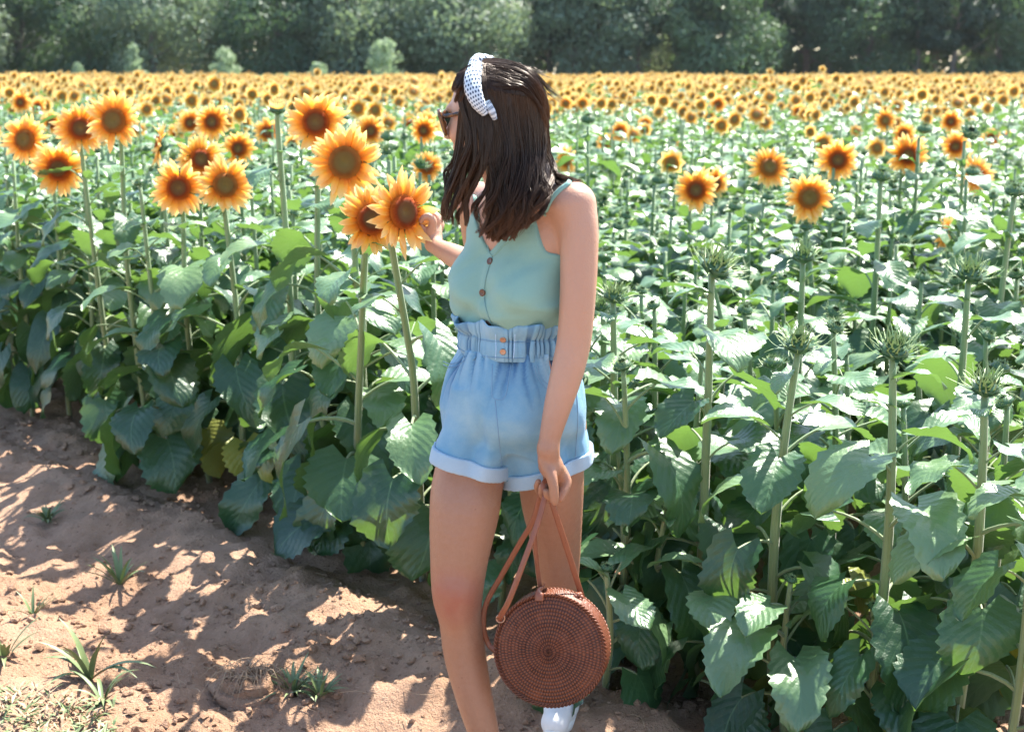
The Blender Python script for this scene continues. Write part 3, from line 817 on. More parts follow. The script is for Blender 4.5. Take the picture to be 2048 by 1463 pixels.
# ---- beyond: merged crop
def merged(idx, mats, hi):
    Vs, Fs, Us, Ms = [], [], [], []; n = 0
    r = np.random.default_rng(5)
    # prototypes
    if hi:
        protos = [f.arrays() for f in FOLLOW]
    else:
        protos = []
        for i in range(6):
            A = Acc(); az = r.uniform(0, 6)
            for k in range(7):
                a = leaf_arr('mid' if k < 5 else 'upper', 500+i*10+k, 4, 3, 3); V, F, U, M = a.arrays()
                ok = M == 0; az += 2.4
                A.add(rotz(V*1.35, az)+[0, 0, .50+.45*k/7], F[ok], U, 0)
            protos.append(A.arrays())
    sm = Acc(); sm.add(*tube([[0, 0, 0], [0, 0, 1]], [.010, .007], 4, 2, cap=False), 1)
    # cheap flower, faces +Z, unit diameter
    nseg = 16 if hi else 10
    th = np.linspace(0, 2*math.pi, nseg, endpoint=False)
    ri = .23 if hi else .17; ro = np.where(np.arange(nseg) % 2 == 0, .52, .38)
    fl = Acc()
    v = np.concatenate([np.stack([ri*np.cos(th), ri*np.sin(th), 0*th+.03], -1), np.stack([ro*np.cos(th), ro*np.sin(th), .05*np.cos(th*3)], -1)])
    kk = np.arange(nseg); k2 = (kk+1) % nseg
    f = np.stack([kk, kk+nseg, k2+nseg, k2], -1)
    fl.add(v, f, np.concatenate([np.tile([.12, .5], (nseg, 1)), np.tile([1, .5], (nseg, 1))]), 2)
    v = np.concatenate([np.stack([ri*np.cos(th), ri*np.sin(th), 0*th+.03], -1), [[0, 0, .09]]])
    fl.add(v, np.stack([kk, k2, np.full(nseg, nseg), np.full(nseg, -1)], -1), np.concatenate([np.tile([.95, .5], (nseg, 1)), [[.1 if hi else .55, 0]]]), 3)
    v = np.concatenate([np.stack([.34*np.cos(th), .34*np.sin(th), 0*th-.04], -1), [[0, 0, -.14]]])
    fl.add(v, np.stack([k2, kk, np.full(nseg, nseg), np.full(nseg, -1)], -1), None, 1)
    flA = fl.arrays(); smA = sm.arrays()
    for i in idx:
        x, y = pts[i]; H = HH[i]*r.uniform(.9, 1.08)*(1-.16*min(1, max(0, (y-16)/25)))*(1+(.22*(float(vnoise(np.array([x*.22]), np.array([y*.12]), 31)[0])-.5) if y > 18 else 0))
        bz = gz(x, y) if y < 15 else 0
        if y < 14: pb = .26 if x < 0 else .15
        elif y < 20: pb = .58
        else: pb = .97
        pb *= .45+.75*float(vnoise(np.array([x*.5]), np.array([y*.35]), 9)[0]) if y < 40 else 1
        for (V, F, U, M), s3, rz in ((protos[r.integers(len(protos))], (1.1, 1.1, H), r.uniform(0, 6.3)), (smA, (1, 1, H), 0)):
            Vs.append(rotz(V*s3, rz)+[x, y, bz]); Fs.append(np.where(F >= 0, F+n, -1)); Us.append(U); Ms.append(M); n += len(V)
        if r.random() < pb:
            V, F, U, M = flA
            s = r.uniform(.13, .19)*(1 if y < 25 else 1.25)
            fv = Vector((-.2+r.normal()*.3, -1, .18+r.normal()*.2)).normalized(); m = np.array(fv.to_track_quat('Z', 'Y').to_matrix())
            Vs.append((V*s) @ m.T+[x+r.normal()*.03, y, bz+H+r.uniform(0, .12)+.07*r.normal()*(y > 20)]); Fs.append(np.where(F >= 0, F+n, -1)); Us.append(U); Ms.append(M); n += len(V)
    return np.concatenate(Vs), np.concatenate(Fs), np.concatenate(Us), np.concatenate(Ms)
rest = [i for i in range(len(pts)) if pts[i, 1] > Dind+.01]
hi = [i for i in rest if pts[i, 1] < 22]; lo = [i for i in rest if pts[i, 1] >= 22]
print('merged', len(hi), len(lo))
CR = Acc()
for ii, hh in ((hi, True), (lo, False)):
    V, F, U, M = merged(ii, None, hh)
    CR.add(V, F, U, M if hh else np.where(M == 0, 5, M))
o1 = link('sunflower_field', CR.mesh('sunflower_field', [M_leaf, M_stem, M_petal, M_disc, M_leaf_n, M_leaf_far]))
tag(o1, 'thick crop of sunflowers past the nearer rows, thinning to an orange band below the trees', 'sunflower crop', kind='stuff')
# ------------------------------------------------------------------ trees behind the field
def crown_arr(seed, R, H, z0, n, leaf, conif=False):
    """leaf clumps on the surface and inside of many overlapping lobes"""
    r = np.random.default_rng(seed)
    lobes = []
    for k in range(46 if not conif else 60):
        zz = r.uniform(0, 1); rr = R*(math.sin(math.pi*min(1, .16+zz*.86))**.6)*(1 if not conif else 1-.55*zz)
        a = r.uniform(0, 6.3); q = r.uniform(.35, 1)**.6
        s = R*r.uniform(.26, .48)*(1 if not conif else .62)
        lobes.append((rr*q*math.cos(a)*.85, rr*q*math.sin(a)*.85, z0+zz*(H-z0-s*.5), s))
    lobes = np.array(lobes)
    k = r.integers(len(lobes), size=n); L = lobes[k]
    d = r.normal(size=(n, 3)); d /= np.linalg.norm(d, axis=1)[:, None]; d[:, 2] = d[:, 2]*.7+.12
    rad_ = L[:, 3]*(1.05-.5*r.random(n)**2.2)
    # uneven bumps break each lobe into sprays
    rad_ *= 1+.35*np.sin(d[:, 0]*9+k)*np.sin(d[:, 1]*8+k*2)*np.sin(d[:, 2]*9)
    c = L[:, :3]+d*rad_[:, None]
    # each clump: two crossing small quads, jittered normals
    nrm = d+r.normal(size=(n, 3))*.5; nrm /= np.linalg.norm(nrm, axis=1)[:, None]
    t = np.cross(nrm, r.normal(size=(n, 3))); t /= np.linalg.norm(t, axis=1)[:, None]; b = np.cross(nrm, t)
    s = leaf*r.uniform(.5, 1.25, n)[:, None]
    v = np.stack([c-t*s, c-b*s*.55+nrm*s*.15, c+t*s, c+b*s*.55-nrm*s*.1], 1).reshape(-1, 3)
    F = np.arange(4*n).reshape(-1, 4)
    return v, F
def trunk_arr(seed, H, r0, nb=9, z0=2):
    r = np.random.default_rng(seed); A = Acc()
    p = np.array([[0, 0, -.2], [r.normal()*.1, r.normal()*.1, H*.3], [r.normal()*.25, r.normal()*.25, H*.65], [0, 0, H*.93]])
    A.add(*tube(p, [r0*1.25, r0*.9, r0*.6, r0*.15], 9, 14))
    for k in range(nb):
        z = z0+(H*.85-z0)*k/nb; a = r.uniform(0, 6.3); L = H*.24*(1.1-z/H)
        q = np.array([[0, 0, z], [L*.5*math.cos(a), L*.5*math.sin(a), z+L*.3], [L*math.cos(a), L*math.sin(a), z+L*.65]])
        A.add(*tube(q, [r0*.4, r0*.08], 6, 6))
    return A
TV = []
for i in range(5):
    V, F = crown_arr(10+i, 4.4, 9.0+.5*i, .9 if i % 2 else .4, 21000, .15)
    TV.append((mesh_np('crown', V, F, None, [M_tree_c if i in (0, 3) else M_tree_a], None, False), trunk_arr(i, 8.5, .22).mesh('trunk', [M_bark]), 'broad'))
for i in range(4):
    V, F = crown_arr(30+i, 3.0, 11, 2.8, 15000, .15, True)
    TV.append((mesh_np('crown', V, F, None, [M_tree_b], None, False), trunk_arr(20+i, 10.5, .18, 12, 1.5).mesh('trunk', [M_bark]), 'pine'))
def tree(x, y, v, s, label, group, name='tree', rot=None, sz=None):
    root = empty(name, (x, y, 0)); tag(root, label, 'tree', group)
    a = link('crown', TV[v][0], root); b = link('trunk', TV[v][1], root)
    root.rotation_euler = (0, 0, random.uniform(0, 6.3) if rot is None else rot)
    root.scale = (s, s, sz or s)
def at_px(px, y): return (px-1024)/FPX*1.0*y
# front row: (px, dist, variant, scale, label)
TR = [
 (-60, 92, 0, 1.0, 'pale grey-green leafy tree at the left edge of the treeline'),
 (60, 97, 2, 1.05, 'broad leafy tree second from the left edge of the treeline'),
 (205, 95, 1, .95, 'dark rounded tree behind the left pointed bush'),
 (330, 93, 3, .92, 'bulging light green tree spreading right of the left pointed bush'),
 (560, 96, 4, .95, 'tree with sunlit pale edge left of the wide dark tree'),
 (700, 97, 0, 1.1, 'wide dark green tree filling the treeline above the round pale bush'),
 (860, 99, 2, 1.1, 'dark tree behind the left of the woman\'s headband')]
for px, D, v, s, lab in TR: tree(at_px(px, D), D, v, s, lab, 'broadleaf trees at the edge of the field')
k = 0
for px in np.arange(955, 2200, 84):
    D = 98+random.uniform(-2.5, 2.5)
    tree(at_px(px+random.uniform(-25, 25), D), D, 5+k % 4 if k % 3 else k % 5, random.uniform(.9, 1.1), '%s tree of the wood edge counting rightwards from the woman\'s head' % ('first' if k == 0 else ORD[k] if k < 15 else 'last'), 'wood edge trees on the right'); k += 1
for px in np.arange(-150, 2250, 125):
    D = 106+random.uniform(-2, 3)
    tree(at_px(px, D), D, int(random.random()*9), random.uniform(1.05, 1.25), '%s tree of the wood\'s second line counting from the left edge' % (['first']+ORD[1:]+['sixteenth', 'seventeenth', 'eighteenth', 'nineteenth', 'twentieth', 'last'])[int((px+150)/125)], 'second line of trees')
# the wood behind reads as one mass
A = Acc()
for kx in range(26):
    x = -62+kx*5.0; V, F = crown_arr(300+kx, 5.0, 13, .2, 3600, .42); A.add(V+[x, 116+3*math.sin(kx*1.7), 0], F)
o = link('woodland', A.mesh('woodland', [M_tree_a], False)); tag(o, 'deep shaded woodland closing the view behind the treeline', 'woodland', kind='stuff')
# pale bushes at the field's far edge
def bush(px, top_py, wpx, D, label, seed):
    H = float(P(px, top_py, D)[2]); R = wpx/2*D/FPX
    x = at_px(px, D); root = empty('bush', (x, D, 0)); tag(root, label, 'bush', 'pale bushes in front of the trees')
    V, F = crown_arr(seed, R*1.0, H*1.02, .1, 3600, .09, seed in (61, 64))
    link('crown', mesh_np('crown', V, F, None, [M_bush], None, False), root)
    link('trunk', trunk_arr(seed, H*.9, .05, 4, .3).mesh('trunk', [M_bark]), root)
bush(285, 92, 58, 86, 'pointed pale bush at left, in front of the dark rounded tree', 61)
bush(777, 78, 74, 84, 'round pale bush left of the woman\'s head', 62)
bush(462, 98, 60, 88, 'low pale bush at the centre of the dark gap left', 63)
bush(175, 126, 40, 85, 'tiny yellow-green bush at the far left field edge', 64)
bush(645, 128, 46, 87, 'low green shrub between the dark gap and the round pale bush', 65)
# strip of tall weeds in front of the trees
A = Acc(); r = np.random.default_rng(3)
for k in range(5200):
    x = r.uniform(-38, 40); y = r.uniform(87.5, 91); h = (.9+.7*vnoise(np.array([x*.35]), np.array([y*.2]), 3)[0])*r.uniform(.5, 1)
    if x > 0: h *= .8
    v = np.array([[x, y, 0], [x+.12, y, 0], [x+.1+r.normal()*.12, y-.05, h], [x+r.normal()*.12, y, h*.97]])
    A.add(v, [[0, 1, 2, 3]])
o = link('tall_weeds', A.mesh('tall_weeds', [M_bush], False)); tag(o, 'strip of pale tall weeds between the crop and the trees', 'weeds', kind='stuff')

# ------------------------------------------------------------------ grass tufts on the path
def tuft(px, py, n, L, label, seed, wide=.006, spread=1.0):
    p = ground_at(px, py); r = np.random.default_rng(seed); A = Acc(); p[2] = gz(p[0], p[1])
    for k in range(n):
        a = r.uniform(0, 6.3); l = L*r.uniform(.5, 1.1); e = rad(r.uniform(30, 80)); m = 8; bend = rad(r.uniform(30, 95))*spread
        ang = e-bend*np.linspace(0, 1, m)**1.4
        x = np.concatenate([[0], np.cumsum(np.cos(ang[:-1])*l/(m-1))])+.004; z = np.concatenate([[0], np.cumsum(np.sin(ang[:-1])*l/(m-1))])
        wd = wide*np.sin(np.linspace(.25, 1, m)*math.pi*.98)
        v = np.stack([np.stack([x, -wd, z+wd*.5], -1), np.stack([x, wd*0, z], -1), np.stack([x, wd, z+wd*.5], -1)], 1).reshape(-1, 3)
        A.add(rotz(v, a), grid_faces(m, 3))
    o = link('grass_tuft', A.mesh('grass_tuft', [M_grass]), None, tuple(p)); tag(o, label, 'grass tuft', 'grass tufts on the bare soil')
tuft(95, 1040, 26, .10, 'low grass tuft uppermost of those on the bare soil at left', 1)
tuft(240, 1165, 16, .15, 'upright grass tuft in the middle of the bare soil', 2, .007, .6)
tuft(66, 1232, 9, .11, 'small thin grass tuft near the left edge', 3, .005, .5)
tuft(180, 1350, 12, .20, 'grass tuft with broad pale arching blades at lower left', 4, .010)
tuft(10, 1330, 10, .16, 'grass tuft cut by the left edge of the view', 5, .008)
tuft(205, 1400, 14, .13, 'grass tuft directly below the one with broad arching blades', 6)
tuft(585, 1375, 34, .12, 'dark spreading grass tuft beside the dug-up clod at lower centre', 7, .005)
tuft(640, 1385, 26, .10, 'dark grass tuft right of the dug-up clod, nearer the legs', 8, .005)
# low ground cover in the lower left corner
A = Acc(); r = np.random.default_rng(12)
for k in range(900):
    px = r.uniform(-60, 250)-r.uniform(0, 60); py = r.uniform(1370, 1530)
    if py < 1400+px*.10*r.random(): continue
    p = ground_at(px, py); z = gz(p[0], p[1]); l = r.uniform(.015, .05); a = r.uniform(0, 6.3); e = r.uniform(.1, 1.1)
    wd = r.uniform(.002, .005)
    v = np.array([[0, -wd, 0], [l*.5, -wd*1.2, l*.5*e], [l, 0, l*e*.7], [l*.5, wd*1.2, l*.5*e]])
    A.add(rotz(v, a)+[p[0], p[1], z+.003], [[0, 1, 2, 3]], None, int(r.random() < .4))
o = link('ground_weeds', A.mesh('ground_weeds', [M_grass, M_straw], False)); tag(o, 'mat of small weeds covering the soil in the lower left corner', 'weeds', kind='stuff')
# dug-up clod with roots
p = ground_at(500, 1372); r = np.random.default_rng(2); A = Acc()
us = np.linspace(0, 1, 16); th = np.linspace(0, 6.2832, 40, endpoint=False); U, T = np.meshgrid(us, th, indexing='ij')
rr = .10*np.sin(U*math.pi*.5); z = .055*np.cos(U*math.pi*.5)
nz = fbm(np.cos(T)*2+U*6, np.sin(T)*2+U*5, 4, 8)
x = rr*np.cos(T)*(1.1+.5*nz); y = rr*np.sin(T)*(.8+.5*nz); z = z*(1+1.6*nz)-.012*(U > .95)
A.add(np.stack([x, y, z], -1).reshape(-1, 3), grid_faces(16, 40, True))
root = link('soil_clod', A.mesh('soil_clod', [M_soil]), None, (p[0], p[1], gz(p[0], p[1])-.004)); tag(root, 'dug-up clod of dark soil with dead roots at lower centre', 'soil clod')
A = Acc()
for k in range(70):
    a = r.uniform(0, 6.3); q0 = np.array([.07*math.cos(a)*r.random(), .05*math.sin(a)*r.random(), .05]); a2 = r.uniform(0, 6.3); l = r.uniform(.04, .12)
    q = np.array([q0, q0+[l*.5*math.cos(a2), l*.5*math.sin(a2), r.uniform(0, .03)], q0+[l*math.cos(a2), l*math.sin(a2), -.03]])
    A.add(*tube(q, [.0011, .0005], 4, 7))
link('roots', A.mesh('roots', [M_straw]), root)

# ------------------------------------------------------------------ summer haze
hzN = NM('summer_haze')
pv = hzN.n('VolumePrincipled', ins={'Color': rgb(.80, .90, .93), 'Density': .00012, 'Anisotropy': .35})
hzN.t.links.new(pv.outputs[0], hzN.out.inputs[1])
hx = np.array([(x, y, z) for x in (-225, 225) for y in (-65, 245) for z in (-1.5, 16.5)], float)
hF = np.array([(0, 1, 3, 2), (4, 6, 7, 5), (0, 4, 5, 1), (2, 3, 7, 6), (0, 2, 6, 4), (1, 5, 7, 3)])
o = link('haze', mesh_np('haze', hx, hF, None, [hzN.m], None, False)); tag(o, kind='stuff')
# ------------------------------------------------------------------ signed distance modelling
class SDF:
    def __init__(s, lo, hi, h):
        s.lo = np.array(lo, float); s.h = h
        s.n = np.ceil((np.array(hi)-s.lo)/h).astype(int)+1
        s.F = np.full(s.n, 1.0, np.float32)
    def sub(s, lo, hi):
        a = np.clip(np.floor((np.array(lo)-s.lo)/s.h).astype(int), 0, s.n); b = np.clip(np.ceil((np.array(hi)-s.lo)/s.h).astype(int)+1, 0, s.n)
        sl = tuple(slice(a[i], b[i]) for i in range(3))
        g = [s.lo[i]+s.h*np.arange(a[i], b[i], dtype=np.float32) for i in range(3)]
        return sl, g[0][:, None, None], g[1][None, :, None], g[2][None, None, :]
    def full(s): return s.sub(s.lo, s.lo+s.h*s.n)
    def put(s, sl, d, k):
        a = s.F[sl]
        if k <= 0: s.F[sl] = np.minimum(a, d)
        else:
            h = np.maximum(k-np.abs(a-d), 0)/k
            s.F[sl] = np.minimum(a, d)-h*h*k*.25
    def cone(s, a, b, k=.01):
        (p, r1), (q, r2) = a, b; m = 3*max(k, .006)+max(r1, r2)
        sl, X, Y, Z = s.sub(np.minimum(p, q)-m, np.maximum(p, q)+m)
        d = q-p; L = float(d@d)+1e-12
        t = np.clip(((X-p[0])*d[0]+(Y-p[1])*d[1]+(Z-p[2])*d[2])/L, 0, 1)
        dd = np.sqrt((X-p[0]-t*d[0])**2+(Y-p[1]-t*d[1])**2+(Z-p[2]-t*d[2])**2)-(r1+(r2-r1)*t)
        s.put(sl, dd, k)
    def chain(s, L, k=.01, sub_=5):
        """one tapering limb through all joints, no bulges at the joints"""
        q = catmull(np.array([[*p, r] for p, r in L]), (len(L)-1)*sub_+1)
        m = 3*max(k, .006)+q[:, 3].max()
        sl, X, Y, Z = s.sub(q[:, :3].min(0)-m, q[:, :3].max(0)+m)
        D = np.full((X.shape[0], Y.shape[1], Z.shape[2]), 1.0, np.float32)
        x0 = X.ravel()[0], Y.ravel()[0], Z.ravel()[0]
        for a, b in zip(q[:-1], q[1:]):
            lo = np.minimum(a, b)[:3]-m; hi = np.maximum(a, b)[:3]+m
            i0 = [max(0, int((lo[i]-x0[i])/s.h)) for i in range(3)]; i1 = [int((hi[i]-x0[i])/s.h)+2 for i in range(3)]
            x = X[i0[0]:i1[0]]; y = Y[:, i0[1]:i1[1]]; z = Z[:, :, i0[2]:i1[2]]
            p, r1, r2 = a[:3], a[3], b[3]; d = b[:3]-p; L2 = float(d@d)+1e-12
            t = np.clip(((x-p[0])*d[0]+(y-p[1])*d[1]+(z-p[2])*d[2])/L2, 0, 1)
            dd = np.sqrt((x-p[0]-t*d[0])**2+(y-p[1]-t*d[1])**2+(z-p[2]-t*d[2])**2)-(r1+(r2-r1)*t)
            v = D[i0[0]:i1[0], i0[1]:i1[1], i0[2]:i1[2]]; np.minimum(v, dd, out=v)
        s.put(sl, D, k)
    def ell(s, c, ax, r, k=.01, sub=False):
        """ellipsoid: centre, 3 unit axes, 3 radii"""
        m = 3*max(k, .006)+max(r); c = np.asarray(c, float)
        sl, X, Y, Z = s.sub(c-m, c+m); x, y, z = X-c[0], Y-c[1], Z-c[2]
        q = [(x*a[0]+y*a[1]+z*a[2]) for a in ax]
        k0 = np.sqrt(sum((q[i]/r[i])**2 for i in range(3))); k1 = np.sqrt(sum((q[i]/r[i]**2)**2 for i in range(3)))+1e-9
        d = k0*(k0-1)/k1
        if sub:
            a = s.F[sl]; b = -d; h = np.maximum(k-np.abs(a-b), 0)/k; s.F[sl] = np.maximum(a, b)+h*h*k*.25
        else: s.put(sl, d, k)
def surface_nets(F, lo, h):
    ins = F < 0
    nx, ny, nz = F.shape
    c = np.zeros((nx-1, ny-1, nz-1), np.uint8)
    for i in (0, 1):
        for j in (0, 1):
            for k in (0, 1): c += ins[i:nx-1+i, j:ny-1+j, k:nz-1+k]
    act = (c > 0) & (c < 8)
    idx = np.argwhere(act); ind = np.full(act.shape, -1, np.int32); ind[act] = np.arange(len(idx))
    pos = np.zeros((len(idx), 3)); cnt = np.zeros(len(idx))
    cor = [(i, j, k) for i in (0, 1) for j in (0, 1) for k in (0, 1)]
    val = {o: F[idx[:, 0]+o[0], idx[:, 1]+o[1], idx[:, 2]+o[2]] for o in cor}
    for o in cor:
        for ax in range(3):
            if o[ax] == 1: continue
            p = list(o); p[ax] = 1; p = tuple(p)
            a, b = val[o], val[p]; m = (a < 0) != (b < 0)
            t = a[m]/(a[m]-b[m]); q = np.tile(np.array(o, float), (m.sum(), 1)); q[:, ax] += t
            pos[m] += q; cnt[m] += 1
    pos = (pos/cnt[:, None]+idx)*h+lo
    faces = []
    for ax in range(3):
        a = [slice(None)]*3; b = [slice(None)]*3; a[ax] = slice(0, -1); b[ax] = slice(1, None)
        A_, B_ = ins[tuple(a)], ins[tuple(b)]
        e = np.argwhere(A_ != B_); o1, o2 = [q for q in range(3) if q != ax]
        ok = (e[:, o1] > 0) & (e[:, o2] > 0) & (e[:, o1] < F.shape[o1]-1) & (e[:, o2] < F.shape[o2]-1); e = e[ok]
        def at(d1, d2):
            q = e.copy(); q[:, o1] += d1; q[:, o2] += d2; return ind[q[:, 0], q[:, 1], q[:, 2]]
        f = np.stack([at(-1, -1), at(0, -1), at(0, 0), at(-1, 0)], -1)
        flip = A_[e[:, 0], e[:, 1], e[:, 2]] ^ (ax == 1)
        f[~flip] = f[~flip][:, ::-1]; faces.append(f)
    return pos, np.concatenate(faces)
def smooth_np(V, F, it=2, lam=.5):
    e = np.concatenate([F[:, [0, 1]], F[:, [1, 2]], F[:, [2, 3]], F[:, [3, 0]]]); e = np.concatenate([e, e[:, ::-1]])
    deg = np.bincount(e[:, 0], minlength=len(V))[:, None]
    for _ in range(it):
        S = np.stack([np.bincount(e[:, 0], V[e[:, 1], i], minlength=len(V)) for i in range(3)], -1)/np.maximum(deg, 1)
        V = V+lam*(S-V)
    return V
def nrm(v): v = np.asarray(v, float); return v/np.linalg.norm(v)

# ------------------------------------------------------------------ woman
ROOT = empty('person', (0.0, 2.9, 0.0))
tag(ROOT, 'woman with dark shoulder-length hair in mint camisole and denim shorts reaching for a sunflower', 'person')
ROOTM = np.array([0, 2.9, 0])
def pobj(name, me, parent=None):
    """mesh in world coordinates becomes a child of the person"""
    if parent is None:
        o = link(name, me, ROOT); me.transform(Matrix.Translation((0, -2.9, 0)))
    else:
        o = link(name, me, parent); me.transform(Matrix.Translation((0, -2.9, 0)))
    return o
TY = rad(46); TF = np.array([-math.sin(TY), -math.cos(TY), 0]); TA = np.array([math.cos(TY), -math.sin(TY), 0]); UP = np.array([0, 0, 1.])
HY = rad(28); HF = np.array([-math.sin(HY), -math.cos(HY), 0]); HA = np.array([math.cos(HY), -math.sin(HY), 0])
Hf = nrm([-.93, .34, -.10]); Hl = nrm(np.cross(UP, Hf)); Hu = np.cross(Hf, Hl)
h = .0034
G = SDF([-.30, 2.55, -.02], [.27, 3.72, 1.69], h)
tc_ = P(1040, 560, 2.93)
G.ell(P(1042, 555, 2.93), [TA, TF, UP], [.128, .086, .165], .03)
G.ell(P(1045, 470, 2.925), [TA, TF, UP], [.145, .078, .10], .04)
G.ell(P(1030, 650, 2.93), [TA, TF, UP], [.100, .078, .13], .05)
for sgn in (-1, 1):
    c = P(1040, 566, 2.93)+TA*sgn*.066+TF*.056
    G.ell(c, [TA, TF, UP], [.056, .056, .064], .04)
G.ell(P(1026, 790, 2.92), [HA, HF, UP], [.150, .105, .12], .05)
G.ell(P(1030, 850, 2.95)-HF*.035, [HA, HF, UP], [.150, .10, .10], .04)
TOR = G.F.copy()
# shoulders and neck
G.cone(B(1030, 405, 2.92, 47), B(1003, 325, 2.89, 45), .03)
G.cone(B(1050, 405, 2.90, 40), B(1135, 402, 2.82, 34), .04)
G.cone(B(1020, 405, 2.94, 40), B(960, 402, 3.02, 32), .04)
G.cone(B(1020, 436, 2.84, 8), B(1110, 408, 2.795, 8), .012)      # collar bone
# sternomastoid
G.cone(B(990, 350, 2.83, 9), B(1005, 440, 2.85, 8), .015)
# head
hc = P(985, 222, 2.88)
G.ell(hc-Hf*.008+Hu*.012, [Hf, Hl, Hu], [.092, .072, .092], .02)
G.ell(hc+Hf*.030-Hu*.035, [Hf, Hl, Hu], [.058, .060, .075], .03)
G.ell(hc+Hf*.055-Hu*.085, [Hf, Hl, Hu], [.030, .034, .026], .03)
def hp(f, l, u, r): return (hc+Hf*f+Hl*l+Hu*u, r)
G.cone(hp(.088, 0, -.012, .007), hp(.107, 0, -.040, .009), .012)                     # nose
for sg in (-1, 1): G.ell(hc+Hf*.100+Hl*.010*sg-Hu*.044, [Hf, Hl, Hu], [.008, .007, .006], .008)
G.cone(hp(.083, -.016, -.066, .006), hp(.083, .016, -.066, .006), .008)
G.cone(hp(.082, -.014, -.076, .0065), hp(.082, .014, -.076, .0065), .006)
G.cone(hp(.084, -.030, .014, .006), hp(.084, .030, .014, .006), .016)                # brow
for sg in (-1, 1):
    G.ell(hc+Hf*.078+Hl*.031*sg-Hu*.006, [Hf, Hl, Hu], [.010, .014, .010], .008, sub=True)
    G.ell(hc+Hf*.070+Hl*.031*sg-Hu*.006, [Hf, Hl, Hu], [.011, .012, .010], .004)
    G.ell(hc+Hf*.062+Hl*.038*sg-Hu*.038, [Hf, Hl, Hu], [.022, .020, .020], .02)      # cheek
    G.ell(hc-Hf*.008+Hl*.072*sg-Hu*.012, [Hf, Hl, Hu], [.017, .008, .030], .006)     # ear
# legs
LR = [B(967, 850, 2.93, 70), B(937, 960, 2.895, 71), B(929, 1020, 2.87, 70), B(919, 1110, 2.85, 59), B(915, 1185, 2.84, 51), B(921, 1240, 2.835, 43), B(930, 1310, 2.835, 42), B(950, 1400, 2.82, 36), B(968, 1465, 2.81, 31), B(985, 1530, 2.80, 24), B(988, 1560, 2.80, 23)]
G.chain(LR, .02)
G.ell(P(909, 1188, 2.805), [HA, HF, UP], [.028, .021, .032], .035)
G.ell(P(912, 1232, 2.803), [HA, HF, UP], [.018, .014, .022], .03)
LL = [B(1096, 850, 2.95, 70), B(1102, 950, 2.97, 66), B(1105, 1010, 2.99, 61), B(1113, 1090, 3.03, 49), B(1115, 1150, 3.05, 43), B(1117, 1200, 3.07, 37), B(1120, 1250, 3.10, 38), B(1127, 1320, 3.15, 31), B(1132, 1370, 3.18, 24), B(1134, 1395, 3.19, 23)]
G.chain(LL, .02)
# left arm (nearer the camera)
AR = SDF(G.lo, G.lo, h); AR.n = G.n; AR.F = np.full(G.n, 1.0, np.float32)
LA = [B(1152, 410, 2.81, 40), B(1158, 455, 2.80, 39), B(1158, 520, 2.79, 38), B(1155, 600, 2.78, 36), B(1148, 680, 2.775, 34.5), B(1134, 745, 2.765, 33), B(1116, 810, 2.755, 28), B(1102, 865, 2.745, 22.5), B(1096, 898, 2.74, 20.5)]
AR.chain(LA, .02)
# left hand: back, thumb to the camera, fingers closed on the straps
AR.cone(B(1096, 898, 2.74, 20), B(1102, 935, 2.745, 23), .012)
AR.cone(B(1094, 930, 2.765, 18), B(1112, 948, 2.77, 18), .012)
AR.cone(B(1110, 930, 2.75, 15), B(1124, 955, 2.765, 12), .012)
def fing(L, k=.003): AR.chain([B(*q) for q in L], k, 4)
fing([(1088, 922, 2.735, 13), (1101, 948, 2.722, 12), (1107, 972, 2.716, 10.4), (1108, 992, 2.714, 9.6), (1109, 1004, 2.714, 7.5)], .006)
fing([(1122, 938, 2.762, 11), (1134, 962, 2.755, 9.8), (1128, 984, 2.742, 8.5), (1122, 999, 2.735, 6.3)])
fing([(1114, 945, 2.785, 11), (1126, 975, 2.785, 9.5), (1110, 996, 2.765, 8.8), (1096, 994, 2.748, 7.5), (1092, 982, 2.742, 7)])
fing([(1104, 945, 2.80, 11), (1110, 978, 2.805, 9.2), (1094, 996, 2.790, 8.6), (1083, 985, 2.765, 7.6), (1084, 972, 2.757, 7)])
fing([(1094, 940, 2.81, 10), (1094, 968, 2.82, 8.5), (1082, 984, 2.805, 8), (1074, 973, 2.785, 7.2), (1077, 962, 2.775, 6.5)])
# right arm reaching back to the flower
RA = [B(952, 410, 3.03, 38), B(958, 470, 3.14, 34), B(962, 535, 3.24, 28), B(935, 525, 3.31, 27), B(905, 510, 3.38, 23), B(878, 496, 3.43, 17.5), B(866, 488, 3.45, 15.5)]
AR.chain(RA, .02)
AR.cone(B(866, 488, 3.45, 15), B(866, 462, 3.46, 15), .012)
AR.cone(B(872, 478, 3.47, 13), B(872, 456, 3.48, 12), .010)
fing([(862, 462, 3.445, 9.5), (866, 442, 3.435, 8.3), (856, 432, 3.430, 7.4), (846, 436, 3.432, 6.3), (842, 442, 3.436, 5.6)])
fing([(868, 458, 3.462, 9.2), (874, 440, 3.460, 8.2), (864, 428, 3.462, 7.3), (853, 430, 3.464, 6.2), (847, 436, 3.466, 5.6)])
fing([(873, 456, 3.482, 9), (879, 443, 3.486, 8), (872, 430, 3.490, 7.2), (860, 429, 3.492, 6)])
fing([(876, 462, 3.50, 8.4), (882, 450, 3.505, 7.4), (877, 438, 3.512, 6.6), (868, 434, 3.515, 5.6)])
AR.cone(B(866, 472, 3.475, 12), B(856, 450, 3.48, 9), .006)
fing([(860, 480, 3.455, 9.5), (852, 470, 3.452, 8.3), (846, 458, 3.452, 7.4), (842, 450, 3.450, 6.4)], .005)
